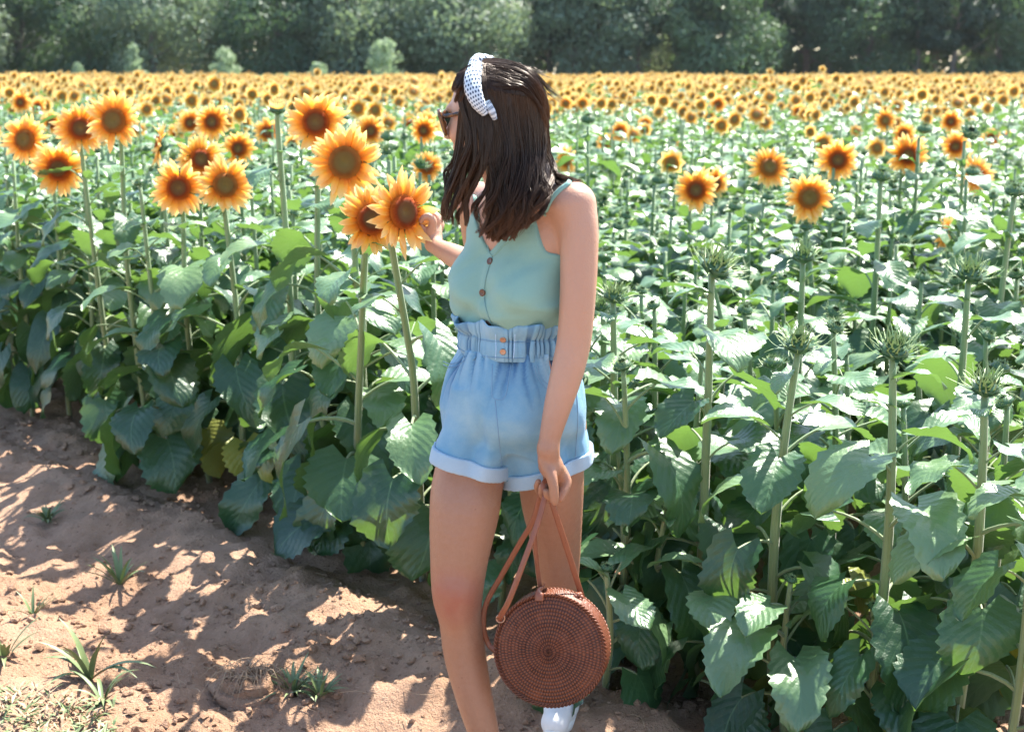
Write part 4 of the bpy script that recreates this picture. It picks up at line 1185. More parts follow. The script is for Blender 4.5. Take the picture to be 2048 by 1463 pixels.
# join: broad blend at the shoulders, sharp crease lower down
sl, X_, Y_, Z_ = G.full()
kz = np.clip((Z_-1.22)/.10, 0, 1)*.035+.0015
a, b = G.F, AR.F
hh = np.maximum(kz-np.abs(a-b), 0)/kz
BF = np.minimum(a, b)-hh*hh*kz*.25
Vb, Fb = surface_nets(BF, G.lo, h)
Vb = smooth_np(Vb, Fb, 3, .5)
body = pobj('body', mesh_np('body', Vb, Fb, None, [M_skin]))
print('body', len(Vb))

# ---- camisole
def crop(F, lo, hi):
    a = np.floor((np.array(lo)-G.lo)/h).astype(int); b = np.ceil((np.array(hi)-G.lo)/h).astype(int)
    sl = tuple(slice(a[i], b[i]) for i in range(3)); g = [G.lo[i]+h*np.arange(a[i], b[i]) for i in range(3)]
    return F[sl], G.lo+h*a, g[0][:, None, None], g[1][None, :, None], g[2][None, None, :]
tcx = P(1040, 560, 2.93)
T, lo_, X_, Y_, Z_ = crop(TOR, [-.16, 2.72, .93], [.20, 3.12, 1.42])
aa = (X_-tcx[0])*TA[0]+(Y_-tcx[1])*TA[1]; ff = (X_-tcx[0])*TF[0]+(Y_-tcx[1])*TF[1]
zV = P(985, 508, 2.84)[2]; zS = P(1085, 428, 2.79)[2]; zA = P(1112, 512, 2.83)[2]
q = np.abs(aa)
front = np.interp(q, [0, .088, .098, .125, .16], [zV, zS, zS-.004, zA+.012, zA])
backn = np.interp(q, [0, .07, .12, .16], [zA+.015, zA+.01, zA, zA])
zn = np.where(ff > -.01, front, backn)
fold = .0042*np.sin((aa*38+Z_*34)+3*np.sin(Z_*17))*np.clip((1.24-Z_)/.12, 0, 1)+-.004*np.abs(np.sin(aa*24-Z_*30+1.2))**6*np.clip((1.30-Z_)/.1, 0, 1)+.0024*np.sin(aa*90+Z_*60+2*np.sin(Z_*31))*np.clip((1.10-Z_)/.08, 0, 1)
hang = .013*np.clip((1.235-Z_)/.10, 0, 1)*(1-np.clip((1.10-Z_)/.13, 0, 1))
D1 = T-(.007+hang)-fold-.0022*np.exp(-((aa-.004)/.006)**2)*(ff > 0)
zt_ = P(1020, 680, 2.83)[2]
ell_ = (np.sqrt((((X_-P(1028, 690, 2.92)[0])*HA[0]+(Y_-2.925)*HA[1])/.106)**2+(((X_-P(1028, 690, 2.92)[0])*HF[0]+(Y_-2.925)*HF[1])/.091)**2)-1)*.10-np.clip((Z_-zt_)*.8, 0, 1)
D1 = np.maximum(D1, ell_)
C = np.maximum(np.maximum(D1, (Z_-zn)*.7), (P(1000, 700, 2.9)[2]-Z_))
Vc, Fc = surface_nets(C.astype(np.float32), lo_, h); Vc = smooth_np(Vc, Fc, 3, .5)
cami = pobj('camisole', mesh_np('camisole', Vc, Fc, None, [M_top]))
bvh_c = BVHTree.FromPolygons([tuple(v) for v in Vc], [tuple(f) for f in Fc])
bvh_b = BVHTree.FromPolygons([tuple(v) for v in Vb], [tuple(f) for f in Fb])
def hit(bvh, px, py, fallback=2.85):
    o = Vector((0, 0, CAM_H)); d = Vector(P(px, py, 2.9))-o; d.normalize()
    loc, n, i, t = bvh.ray_cast(o, d, 6.0)
    if loc is None: return np.array(P(px, py, fallback)), np.array([0, -1, .1])
    n = np.array(n)
    if n@np.array(d) > 0: n = -n
    return np.array(loc), n
def on_path(bvh, pts, n=30, off=.001):
    pts = catmull(np.array([[a, b, 0.] for a, b in pts]), n)
    R = [hit(bvh, a, b) for a, b, _ in pts]
    return np.array([p+nn*off for p, nn in R])
# placket edge, neckline piping
for nm, pts in (('placket_edge', [(985, 512), (975, 545), (969, 575), (970, 605), (977, 632), (988, 655)]),):
    v, f, u = tube(on_path(bvh_c, pts, 30), .0012, 6, 40); pobj(nm, mesh_np(nm, v, f, u, [M_mint_seam]), cami)
v, f, u = tube(on_path(bvh_c, [(962, 447), (972, 480), (984, 511), (1010, 488), (1045, 460), (1082, 434)], 40, .0005), .0016, 6, 50)
pobj('neckline_hem', mesh_np('neckline_hem', v, f, u, [M_top]), cami)
v, f, u = tube(on_path(bvh_c, [(1088, 434), (1093, 460), (1103, 487), (1114, 506)], 20, .0005), .0014, 6, 30)
pobj('armhole_hem', mesh_np('armhole_hem', v, f, u, [M_top]), cami)
def button(bvh, px, py, r, mat, parent, nm='button'):
    p, n = hit(bvh, px, py); q = Vector(n).to_track_quat('Z', 'Y').to_matrix()
    us = np.array([0, .25, .55, .8, 1, 1.0]); zz = np.array([.30, .22, .30, .42, .25, -.1])
    th = np.linspace(0, 6.2832, 20, endpoint=False); U, T_ = np.meshgrid(us, th, indexing='ij'); Zq = np.repeat(zz[:, None], 20, 1)
    v = np.stack([U*np.cos(T_), U*np.sin(T_), Zq], -1).reshape(-1, 3)*r
    pobj(nm, mesh_np(nm, v @ np.array(q).T+p, grid_faces(6, 20, True), None, [mat]), parent)
for px, py in ((980, 522), (965, 585), (977, 646)): button(bvh_c, px, py, .0078, M_wood, cami)
# straps follow the skin over the shoulder
def strap(pts, nm='strap', wd=.005):
    A = Acc(); pts = np.array(pts); v, f, u = tube(pts, wd, 8, 30, flat=.30, up=[.2, -1, .6]); return mesh_np(nm, v, f, u, [M_top])
s1 = on_path(bvh_b, [(1090, 425), (1103, 402), (1120, 382), (1138, 368)], 12, .003)
top_ = s1[-1]; back_ = [top_+np.array([.004, .03, .004]), top_+np.array([-.005, .075, -.035]), top_+np.array([-.02, .10, -.10])]
s1 = np.concatenate([[hit(bvh_c, 1086, 437)[0]-[0, .0, .0]], s1, back_]); pobj('strap', strap(s1), cami)
s2 = [hit(bvh_c, 962, 455)[0], hit(bvh_b, 958, 432)[0]+[0, -.003, 0], hit(bvh_b, 953, 412)[0]+[0, -.003, .002], hit(bvh_b, 950, 396)[0]+[0, 0, .004]]
s2 += [s2[-1]+np.array([0, .05, -.01]), s2[-1]+np.array([.02, .09, -.09])]
pobj('strap', strap(s2), cami)

# ---- shorts
S = SDF([-.22, 2.68, .56], [.24, 3.16, 1.08], .003)
sl, X, Y_, Z_ = S.full()
rng1 = np.random.default_rng(21); NT = 96; tab = rng1.normal(size=(3, NT)); 
def tnoise(th, fq, row):
    a = (th/(2*math.pi)*fq); i = np.floor(a).astype(int); f = a-i; f = f*f*(3-2*f)
    return tab[row][i % fq]*(1-f)+tab[row][(i+1) % fq]*f
def zof(py, Y=2.83): return float(P(1024, py, Y)[2])
rows = [  # py, centre px, half across, half front-back
 (655, 1028, .110, .095), (690, 1028, .114, .099), (712, 1028, .120, .105), (740, 1027, .138, .119), (780, 1025, .157, .134), (830, 1026, .168, .142), (865, 1026, .164, .134), (885, 1024, .145, .115), (910, 1020, .10, .08)]
zz = np.array([zof(r[0]) for r in rows])[::-1]
cxs = np.array([P(r[1], r[0], 2.92)[0] for r in rows])[::-1]; As = np.array([r[2] for r in rows])[::-1]; Bs = np.array([r[3] for r in rows])[::-1]
def sinterp(q, z, v, s_=7):
    v = np.interp(q, z, v); k_ = np.ones(2*s_+1)/(2*s_+1)
    for _ in range(2): v = np.convolve(np.pad(v, s_, mode='edge'), k_, 'valid')
    return v[None, None]
zl = Z_.ravel(); cX = sinterp(zl, zz, cxs); cA = sinterp(zl, zz, As, 4); cB = sinterp(zl, zz, Bs, 4)
cY = 2.925
a_ = (X-cX)*HA[0]+(Y_-cY)*HA[1]; f_ = (X-cX)*HF[0]+(Y_-cY)*HF[1]
th = np.arctan2(f_/cB, a_/cA)
zw = zof(712); gath = np.clip(1-np.abs(Z_-zw)/.03, 0, 1)*.4+np.clip(1-(zw-Z_)/.13, 0, 1)*(Z_ < zw+.004)
groove = 0
for q in range(34):
    t0 = -math.pi+2*math.pi*(q+rng1.uniform(-.3, .3))/34; ln = rng1.uniform(.05, .15); dp = rng1.uniform(.004, .011)
    dth = np.abs((th-t0-.06*np.sin(Z_*30+q)+math.pi) % (2*math.pi)-math.pi)
    groove = groove+dp*np.clip(1-dth/.055, 0, 1)*np.clip((zw+.012-Z_)/.01, 0, 1)*np.clip(1-(zw-Z_)/ln, 0, 1)
dispr = -groove*1.3+gath*(.0060*tnoise(th, 34, 0))
disp = -groove+gath*(.0060*tnoise(th, 34, 0)+.0055*tnoise(th, 21, 1))+.0085*tnoise(th, 11, 2)*np.clip((zw-Z_)/.05, 0, 1)*np.clip(1-(zw-Z_)/.24, .25, 1)
d = (np.sqrt((a_/cA)**2+(f_/cB)**2)-1)*np.minimum(cA, cB)-disp
zc = zof(905)
upper = np.maximum(d, zc-Z_)
# centre crease towards the crotch
crease = np.exp(-((a_+.006)/.010)**2)*np.clip((zof(800)-Z_)/.10, 0, 1)*.014*(f_ > 0)
upper = upper+crease
def legcol(pts, kA, kB, hemL, hemR):
    """pts (px,py,Y,half across m, half depth m); hem given by two pixel points"""
    z = np.array([P(p[0], p[1], p[2])[2] for p in pts])[::-1]; x = np.array([P(p[0], p[1], p[2])[0] for p in pts])[::-1]
    y = np.array([p[2] for p in pts])[::-1]; A_ = np.array([p[3] for p in pts])[::-1]; B_ = np.array([p[4] for p in pts])[::-1]
    zq = Z_.ravel(); cx = sinterp(zq, z, x); cy = sinterp(zq, z, y); ca = sinterp(zq, z, A_); cb = sinterp(zq, z, B_)
    aq = (X-cx)*HA[0]+(Y_-cy)*HA[1]; fq = (X-cx)*HF[0]+(Y_-cy)*HF[1]
    t = np.arctan2(fq, aq)
    dsp = .0055*tnoise(t, 11, kA)+.003*tnoise(t, 23, kB)
    dd = (np.sqrt((aq/ca)**2+(fq/cb)**2)-1)*np.minimum(ca, cb)-dsp*np.clip((Z_-.70)/.1, .3, 1)
    pl, pr = P(*hemL, 2.86), P(*hemR, 2.84)
    zh = pl[2]+(X-pl[0])*(pr[2]-pl[2])/(pr[0]-pl[0])
    return dd, zh
LEG = [legcol([(985, 790, 2.93, .060, .09), (960, 850, 2.92, .084, .108), (946, 900, 2.905, .084, .106), (942, 930, 2.90, .082, .104), (940, 965, 2.90, .079, .102)], 0, 1, (866, 917), (1007, 968)),
       legcol([(1070, 790, 2.93, .070, .09), (1090, 850, 2.93, .090, .115), (1094, 890, 2.94, .095, .115), (1096, 930, 2.95, .097, .113), (1097, 985, 2.96, .099, .112)], 2, 0, (1008, 990), (1180, 948))]
F_ = upper; k = .03
inner = None
for dd, zh in LEG:
    lg = np.maximum(dd, np.maximum(zh+.004-Z_, Z_-zof(790)))
    hq = np.maximum(k-np.abs(F_-lg), 0)/k; F_ = np.minimum(F_, lg)-hq*hq*k*.25
for dd, zh in LEG: F_ = np.maximum(F_, -np.maximum(dd+.007, Z_-zof(915)))
F_ = np.maximum(F_, Z_-zof(706))
Vs_, Fs_ = surface_nets(F_.astype(np.float32), S.lo, .003); Vs_ = smooth_np(Vs_, Fs_, 2, .5)
qi = np.clip(np.round((Vs_-S.lo)/.003).astype(int), 0, np.array(disp.shape)-1)
ridge = np.clip(.5+dispr[qi[:, 0], qi[:, 1], qi[:, 2]]*50, 0, 1)
shorts = pobj('shorts', mesh_np('shorts', Vs_, Fs_, np.stack([0*ridge, ridge], -1), [M_denim]))
for dd, zh in LEG:
    sh = np.maximum(np.abs(dd-.0035)-.0042, np.maximum(zh-Z_, Z_-zh-.036))
    v, f = surface_nets(sh.astype(np.float32), S.lo, .003); v = smooth_np(v, f, 2, .5)
    cf = pobj('cuff', mesh_np('cuff', v, f, None, [M_cuff]), shorts)
bvh_s = BVHTree.FromPolygons([tuple(v) for v in Vs_], [tuple(f) for f in Fs_])
# paper-bag waistband: ruffled, double sided
nth = 960; th = np.linspace(0, 2*math.pi, nth, endpoint=False)
zb = [(zof(722), -.006, .003, 0), (zof(715), -.002, .004, 0), (zof(709), .001, .005, 0), (zof(700), .0015, .006, 0), (zof(690), .001, .006, 0), (zof(684), -.002, .006, 0), (zof(680), -.0035, .006, 0), (zof(675), .000, .005, .2), (zof(669), .006, .003, .5), (zof(659), .011, .002, .9), (zof(652), .013, .001, 1.1), (zof(648), .012, .001, 1.15)]
rid = []
def wrow(z, off, am, fl, inn=0.0):
    cxw = P(1028, 690, 2.92)[0]
    A_, B_ = .124, .109
    e = off+am*.35*tnoise(th, 29, 1)+fl*(.007*np.sin(9*th+.6)+.005*np.sin(17*th+1.3)+.004*tnoise(th, 31, 2))-inn
    rid.append(np.clip(.56+am*tnoise(th, 46, 0)*42+fl*.02*tnoise(th, 31, 2)*8, 0, 1)); e = np.maximum(e, -.005-inn)
    zr = z+fl*(.0045*np.sin(7*th+2.1)+.002*np.sin(19*th))
    gph = th*46/(2*math.pi)+.9*tnoise(th, 23, 1); gv = np.exp(-(np.abs(gph-np.round(gph))/.15)**2)*(.35+.65*np.clip(1+tnoise(th, 37, 2)*.5, 0, 1))
    flat_ = np.clip((np.abs(th-1.52)-.20)/.08, .12, 1); gv = gv*flat_*min(1, am*160+.25*fl); e = e*np.clip(flat_+.5, 0, 1)-.0065*gv
    rid[-1] = np.clip(.62-gv*.62+.15*np.sin(th*5)*fl, 0, 1)
    x = (A_+e)*np.cos(th); y = (B_+e)*np.sin(th)
    return np.stack([cxw+x*HA[0]+y*HF[0], 2.925+x*HA[1]+y*HF[1], zr], -1)
rws = [wrow(z, o, a, f) for z, o, a, f in zb]+[wrow(z, o, a, f, .003) for z, o, a, f in zb[::-1]]
V = np.concatenate(rws); wb = pobj('waistband', mesh_np('waistband', V, grid_faces(len(rws), nth, True)[:, ::-1], np.stack([np.zeros(len(V)), np.concatenate(rid)], -1), [M_denim]), shorts)
bvh_w = BVHTree.FromPolygons([tuple(v) for v in V], [tuple(f) for f in grid_faces(len(rws), nth, True)])
def seam(bvh, pts, r=.0009, mat=None, nm='stitching', n=30, par=None):
    v, f, u = tube(on_path(bvh, pts, n, .0004), r, 5, n*2); pobj(nm, mesh_np(nm, v, f, u, [mat or M_stitch]), par or shorts)
for off in (0, 7): seam(bvh_s, [(886, 722+off), (900, 727+off), (915, 724+off), (929, 712+off)], nm='pocket_seam')
for off in (0, 7): seam(bvh_s, [(1074-off, 730), (1080-off, 750), (1092-off, 765+off*.6), (1106-off, 774+off)], nm='pocket_seam')
seam(bvh_s, [(985, 728), (984, 760), (984, 790), (990, 797), (1003, 798), (1012, 788), (1018, 755), (1022, 728)], nm='fly_stitching')
seam(bvh_s, [(990, 800), (995, 850), (1000, 900), (1005, 940)], .0011, nm='centre_seam')
seam(bvh_s, [(1152, 775), (1156, 830), (1153, 880), (1150, 930)], .0011, nm='side_seam')
seam(bvh_w, [(991, 668), (992, 695), (991, 718)], .0010, M_seam, 'fly_edge')
seam(bvh_w, [(1030, 668), (1029, 695), (1027, 716)], .0010, M_seam, 'fly_edge')
def loop(px, py0, py1):
    L = on_path(bvh_w, [(px, py0), (px-1, (py0+py1)/2), (px-1, py1)], 10, .003)
    v, f, u = tube(L, .0052, 8, 16, flat=.35, up=[1, 0, 0]); 
    v, f, u = tube(L, .0052, 8, 16, flat=.35, up=[0, -1, 0])
    pobj('belt_loop', mesh_np('belt_loop', v, f, u*0+.5, [M_denim]), shorts)
for zq_, of_ in ((zof(681.5), -.0022), (zof(713), .0006)):
    for tag_ in (0,):
        q_ = wrow(zq_, of_, .006, 0, -.0008); v, f, u = tube(np.concatenate([q_, q_[:2]]), .0008, 4, None, cap=False); pobj('elastic_stitching', mesh_np('elastic_stitching', v, f, u, [M_stitch]), wb)
loop(1066, 682, 728); loop(950, 672, 716)
for px, py in ((1006, 679), (1006, 703)): button(bvh_w, px, py, .0068, M_brass, shorts)

# ---- shoes (white low sneakers)
def shoe(ank, toe_dir, L=.235, nm='shoe'):
    d = nrm([toe_dir[0], toe_dir[1], 0]); s_ = np.array([-d[1], d[0], 0])
    c = np.array([ank[0], ank[1], 0])+d*.055; gzv = gz(c[0], c[1])
    Q = SDF([c[0]-.17, c[1]-.17, -.03], [c[0]+.17, c[1]+.17, .15], .004)
    heel = np.array([ank[0], ank[1], gzv])-d*.035; toe = heel+d*(L-.06)
    Q.cone((heel+UP*.035, .036), (heel+d*.10+UP*.038, .036), .02); Q.cone((heel+d*.10+UP*.036, .036), (toe+UP*.028, .034), .03)
    Q.cone((heel+UP*.05, .034), (heel+UP*.085+d*.012, .037), .02)
    sl, X, Y, Z = Q.full()
    Q.F[sl] = np.maximum(Q.F, gzv+.006-Z); Q.F[sl] = np.maximum(Q.F, Z-gzv-.088)
    v, f = surface_nets(Q.F, Q.lo, .004); v = smooth_np(v, f, 3)
    o = pobj(nm, mesh_np(nm, v, f, None, [M_shoe]))
    t = np.linspace(0, 6.2832, 40, endpoint=False); mid = (heel+toe)/2; hl = (L-.06)/2+.040
    wd = .043*(1-.10*np.cos(t)); rr = np.stack([np.cos(t)*hl, np.sin(t)*wd], -1)
    rings = []
    for zq, sc in ((0, .95), (.002, 1.0), (.022, 1.02), (.025, .96)): rings.append(mid[None]+d[None]*rr[:, :1]*sc+s_[None]*rr[:, 1:]*sc+UP*(zq))
    V = np.concatenate(rings+[[mid+UP*.0], [mid+UP*.025]]); F = grid_faces(4, 40, True); kk = np.arange(40); k2 = (kk+1) % 40
    F = np.concatenate([F, np.stack([k2, kk, np.full(40, 160), np.full(40, -1)], -1), np.stack([120+kk, 120+k2, np.full(40, 161), np.full(40, -1)], -1)])
    pobj('sole', mesh_np('sole', V, F, None, [M_shoe]), o)
    for q in range(4):
        p0 = heel+d*(.075+.022*q)+UP*(.074-.006*q); v, f, u = tube([p0-s_*.022-UP*.004, p0+UP*.003, p0+s_*.022-UP*.004], .003, 6, 8); pobj('lace', mesh_np('lace', v, f, u, [M_shoe]), o)
shoe(P(988, 1555, 2.80), (-.35, -.94)); shoe(P(1134, 1392, 3.19), (-.25, -.97))

# ------------------------------------------------------------------ hair
def headY(px, py):
    e = np.clip(1-((px-990)/112.)**2, 0, 1)**.5
    up = np.clip((py-112)/60., 0, 1)**.5
    y1 = 2.885-.098*e*up
    lowf = np.clip((py-300)/110., 0, 1); lowf = lowf*lowf*(3-2*lowf)
    y2 = 2.815-.030*e-.02*np.clip((px-1010)/80., -1, 1)
    return y1*(1-lowf)+y2*lowf
Hh = SDF([-.20, 2.70, 1.20], [.14, 3.06, 1.68], .004)
Hh.ell(hc-Hf*.014+Hu*.015, [Hf, Hl, Hu], [.096, .080, .089], .02)
Hh.ell(hc-Hf*.030-Hu*.055, [Hf, Hl, Hu], [.078, .084, .080], .03)
Hh.ell(P(1035, 330, 2.90), [Hf, Hl, UP], [.060, .075, .085], .03)
Hh.ell(P(1018, 385, 2.87), [Hf, Hl, UP], [.038, .045, .055], .03)
Hh.ell(hc+Hf*.095-Hu*.035, [Hf, Hl, Hu], [.075, .12, .085], .015, sub=True)     # keep the face clear
Vh, Fh = surface_nets(Hh.F, Hh.lo, .004); Vh = smooth_np(Vh, Fh, 2)
UVh = np.zeros((len(Vh), 2))
hair = pobj('hair', mesh_np('hair', Vh, Fh, UVh, [M_hair]))
HA_ = Acc(); hr = np.random.default_rng(31)
def sheet(L, R, n, nl, tips, layers=(0, .022), r0=.00075, wave=6, tmin=0., cl=.8, seg=18, seed=1):
    """strands between two px outlines; nl locks; tips(s) = fraction of length reached"""
    hr = np.random.default_rng(seed)
    Lc = catmull(np.array([[a, b, 0] for a, b in L]), 60)[:, :2]; Rc = catmull(np.array([[a, b, 0] for a, b in R]), 60)[:, :2]
    lc = np.sort(hr.uniform(0, 1, nl)); lph = hr.uniform(0, 6.3, nl); llen = hr.uniform(.80, 1.05, nl); lamp = hr.uniform(.4, 1.3, nl); ldep = hr.uniform(-.012, .014, nl)
    tt = np.linspace(tmin, 1, seg)
    paths = []; rnds = []
    for k in range(n):
        s = hr.uniform(-.01, 1.01); li = int(np.argmin(abs(lc-s+hr.normal()*.02)))
        Lm = llen[li]*tips(lc[li])*hr.uniform(.93, 1.02)
        t = tt*Lm; i = np.clip(t*59, 0, 58.999); i0 = i.astype(int); f = (i-i0)[:, None]
        lp = Lc[i0]*(1-f)+Lc[i0+1]*f; rp = Rc[i0]*(1-f)+Rc[i0+1]*f
        c = min(.95, cl*1.08)*np.clip(tt*1.2-.15, 0, 1)**1.3
        se = (s*(1-c)+lc[li]*c)[:, None]+hr.normal()*.004
        p = lp*(1-se)+rp*se
        wv = lamp[li]*wave*(np.sin(tt*8.0+lph[li])*tt**1.1+.5*np.sin(tt*15+2*lph[li])*tt)+hr.normal()*1.2*tt+1.2*np.sin(tt*hr.uniform(8, 16)+hr.uniform(0, 6))*tt
        p[:, 0] += wv; p[:, 1] += hr.normal()*1.5
        dl = layers[0]+(layers[1]-layers[0])*hr.random()
        Yv = headY(p[:, 0], p[:, 1])-.004-dl*np.clip(tt*1.2, .15, 1)+ldep[li]*tt
        w = np.stack([P(a, b, y) for (a, b), y in zip(p, Yv)])
        paths.append(w); rnds.append(hr.random())
    return np.array(paths), np.array(rnds)
def ribbons(paths, rnds, r0):
    n, m, _ = paths.shape
    T = np.gradient(paths, axis=1); T /= np.linalg.norm(T, axis=2, keepdims=True)+1e-9
    ref = hr.normal(size=(n, 1, 3)); N = np.cross(T, ref); N /= np.linalg.norm(N, axis=2, keepdims=True)+1e-9; Bq = np.cross(T, N)
    tp = (1-np.linspace(0, 1, m)**3*.8)[None, :, None]*r0
    V = np.stack([paths+(math.cos(a)*N+math.sin(a)*Bq)*tp for a in (0, 2.094, 4.189)], 2)   # n,m,3,3
    base = (np.arange(n)*m*3)[:, None, None, None]; i = np.arange(m-1)[None, :, None, None]
    j = np.arange(3)[None, None, :]; j2 = (j+1) % 3
    f = np.stack([i[..., 0]*3+j, (i[..., 0]+1)*3+j, (i[..., 0]+1)*3+j2, i[..., 0]*3+j2], -1)
    F = (f[None][:, 0] if f.ndim == 5 else f)+base
    U = np.stack(np.broadcast_arrays(np.linspace(0, 1, m)[None, :, None], rnds[:, None, None]*np.ones((1, m, 3))), -1)
    HA_.add(V.reshape(-1, 3), F.reshape(-1, 4), U.reshape(-1, 2))
# front part, falls along the cheek
Lf = [(914, 150), (916, 190), (925, 240), (929, 288), (911, 338), (895, 385), (886, 425), (884, 452)]
Rf = [(962, 128), (975, 200), (985, 280), (975, 335), (955, 380), (942, 418), (930, 450)]
ribbons(*sheet(Lf, Rf, 2300, 13, lambda s: .90+.09*math.sin(s*9), seed=2, wave=9, cl=.92), .00085)
# main curtain behind the band
Lm_ = [(962, 128), (966, 190), (970, 260), (974, 320), (984, 365), (984, 405), (974, 445), (962, 476)]
Rm_ = [(1072, 150), (1092, 225), (1099, 290), (1104, 335), (1100, 375), (1078, 420), (1050, 455), (1035, 482)]
ribbons(*sheet(Lm_, Rm_, 5200, 26, lambda s: 1.0, seed=3, wave=13), .0009)
# centre fringe of long locks down to the neckline
Lc_ = [(985, 200), (985, 270), (990, 330), (990, 390), (978, 440), (962, 478)]
Rc_ = [(1060, 200), (1070, 270), (1075, 330), (1068, 390), (1050, 440), (1018, 484)]
ribbons(*sheet(Lc_, Rc_, 2300, 13, lambda s: 1.0, layers=(.010, .028), seed=4, wave=15), .0009)
ribbons(*sheet([(975, 180), (980, 260), (978, 330), (968, 390), (952, 430), (940, 462)], [(1080, 200), (1092, 270), (1095, 340), (1090, 385), (1066, 430), (1030, 478)], 900, 34, lambda s: 1.0, layers=(.016, .034), seed=14, wave=20, cl=.98), .0008)
# loose wisps at the left
for q, (a, b, c_, d_, e_) in enumerate([((925, 200), (915, 300), (895, 360), (886, 400), (884, 440)), ((925, 220), (905, 330), (893, 370), (890, 400), (889, 446)), ((935, 230), (925, 330), (905, 390), (898, 420), (897, 450)), ((945, 250), (938, 340), (925, 400), (912, 430), (905, 455)), ((918, 220), (907, 310), (889, 345), (887, 380), (893, 410))]):
    L = [a, b, c_, d_, e_]; R = [(x+9, y) for x, y in L]
    ribbons(*sheet(L, R, 90, 2, lambda s: 1, seed=50+q, wave=3, cl=.4), .0006)
# flick out over the shoulder
for q, (L, w_) in enumerate([([(1085, 250), (1096, 300), (1108, 338), (1130, 352), (1168, 357)], 7), ([(1080, 270), (1092, 325), (1110, 350), (1138, 356), (1160, 361)], 5), ([(1085, 290), (1098, 330), (1106, 352), (1120, 362), (1142, 362)], 8), ([(1070, 300), (1090, 350), (1098, 385), (1085, 415), (1068, 432)], 14)]):
    R = [(x, y+w_) for x, y in L]; ribbons(*sheet(L, R, 7 if w_ < 2 else 150, 3, lambda s: 1, seed=70+q, wave=1.5, cl=.3), .0006)
# top of the head: from the band back over the crown, lit by the sun
for q in range(3):
    L = [(952, 124), (990, 121), (1030, 128), (1062, 143), (1085, 180), (1097, 235)]; R = [(966, 190), (1000, 178), (1040, 178), (1068, 200), (1085, 235), (1092, 270)]
    ribbons(*sheet(L, R, 900, 30, lambda s: 1, layers=(0, .004), seed=90+q, wave=2, cl=.25), .0007)
L = [(905, 168), (914, 152), (930, 138), (950, 128)]; R = [(912, 215), (925, 185), (942, 160), (962, 150)]
ribbons(*sheet([(950, 126), (925, 140), (910, 158), (903, 178)], [(965, 150), (945, 165), (928, 190), (915, 215)], 700, 14, lambda s: 1, layers=(0, .003), seed=99, wave=1, cl=.2), .0007)
# frizz on the crown
fp = []; fr_ = np.random.default_rng(16)
for k in range(240):
    x0 = fr_.uniform(955, 1060); y0 = 124+((x0-1000)/90.)**2*26+abs(fr_.normal())*17
    l = fr_.uniform(30, 85); t_ = np.linspace(0, 1, 18); ph = fr_.uniform(0, 6.3)
    xx = x0+l*t_; yy0 = y0+(.10+.9*np.clip((xx-1000)/95., 0, 1)**1.5)*l*t_*.8+2.2*np.sin(t_*fr_.uniform(4, 9)+ph)
    yy = headY(xx, yy0)-.005-.006*np.sin(t_*3.1)*fr_.random()
    fp.append([P(u_, v_, w_) for u_, v_, w_ in zip(xx, yy0, yy)])
ribbons(np.array(fp), np.full(len(fp), .9), .00042)
# flyaways
fp = []; fr_ = np.random.default_rng(6)
for k in range(90):
    x0 = fr_.uniform(930, 1080); 
    y0 = 128+((x0-985)/95.)**2*30
    sx_ = fr_.uniform(-8, 22); sy_ = -fr_.uniform(2, 11)
    pts_ = np.array([[x0, y0+6, 0], [x0+sx_*.4, y0+sy_, 0], [x0+sx_, y0+sy_*.8+3, 0], [x0+sx_*1.8, y0+sy_*.1+fr_.uniform(0, 9), 0]])
    c = catmull(pts_, 18); yq = 2.885-fr_.uniform(-.03, .03); fp.append([P(a, b, yq) for a, b, _ in c])
for k in range(46):
    y0 = fr_.uniform(170, 330); x0 = 1075+18*math.sin((y0-150)/190*2.2); o1_ = fr_.uniform(2, 9)
    c = catmull(np.array([[x0-4, y0, 0], [x0+o1_, y0+12, 0], [x0+o1_+2, y0+28, 0], [x0+2, y0+44, 0]]), 18); fp.append([P(a, b, 2.885+fr_.uniform(-.02, .03)) for a, b, _ in c])
ribbons(np.array(fp), np.full(len(fp), 1.0), .00035)
V, F, U, M = HA_.arrays()
strands = pobj('strands', mesh_np('strands', V, F, U, [M_hair]), hair)
print('hair', len(F))

# ---- headband
def bandmesh(path, wid, nm, bulge=.008, nu=46, nv=9, v0=0., uv=(0, 1)):
    c = catmull(np.array(path), nu); T = np.gradient(c, axis=0); T /= np.linalg.norm(T, axis=1)[:, None]
    ctr = np.array(hc); out = c-ctr; out -= (out*T).sum(1)[:, None]*T; out /= np.linalg.norm(out, axis=1)[:, None]; side = np.cross(T, out)
    w_ = np.interp(np.linspace(0, 1, nu), np.linspace(0, 1, len(wid)), wid)[:, None, None]
    vv = np.linspace(-1, 1, nv)[None, :, None]
    fo = .0012*np.sin(vv*9+np.linspace(0, 5, nu)[:, None, None])
    t1 = c[:, None]+side[:, None]*vv*w_+out[:, None]*(bulge*(1-vv**2)**.7+fo)
    t2 = c[:, None]+side[:, None]*vv[:, ::-1]*w_-out[:, None]*.001
    V = np.concatenate([t1, t2[:, 1:-1]], 1); m = V.shape[1]
    U = np.stack(np.broadcast_arrays(np.linspace(uv[0], uv[1], nu)[:, None], np.concatenate([np.linspace(0, 1, nv), np.linspace(1, 0, nv)[1:-1]])[None]), -1)
    return V.reshape(-1, 3), grid_faces(nu, m, True), U.reshape(-1, 2)
A = Acc()
n0 = P(955, 128, 2.885)
def hs(f, l, u): return hc+Hf*f+Hl*l+Hu*u
near1 = [P(958, 122, 2.862), P(946, 146, 2.805), P(946, 178, 2.772), P(957, 207, 2.762), P(972, 228, 2.766)]
A.add(*bandmesh(near1, [.014, .019, .0185, .0145, .008], 'b', .008, uv=(0, .55)))
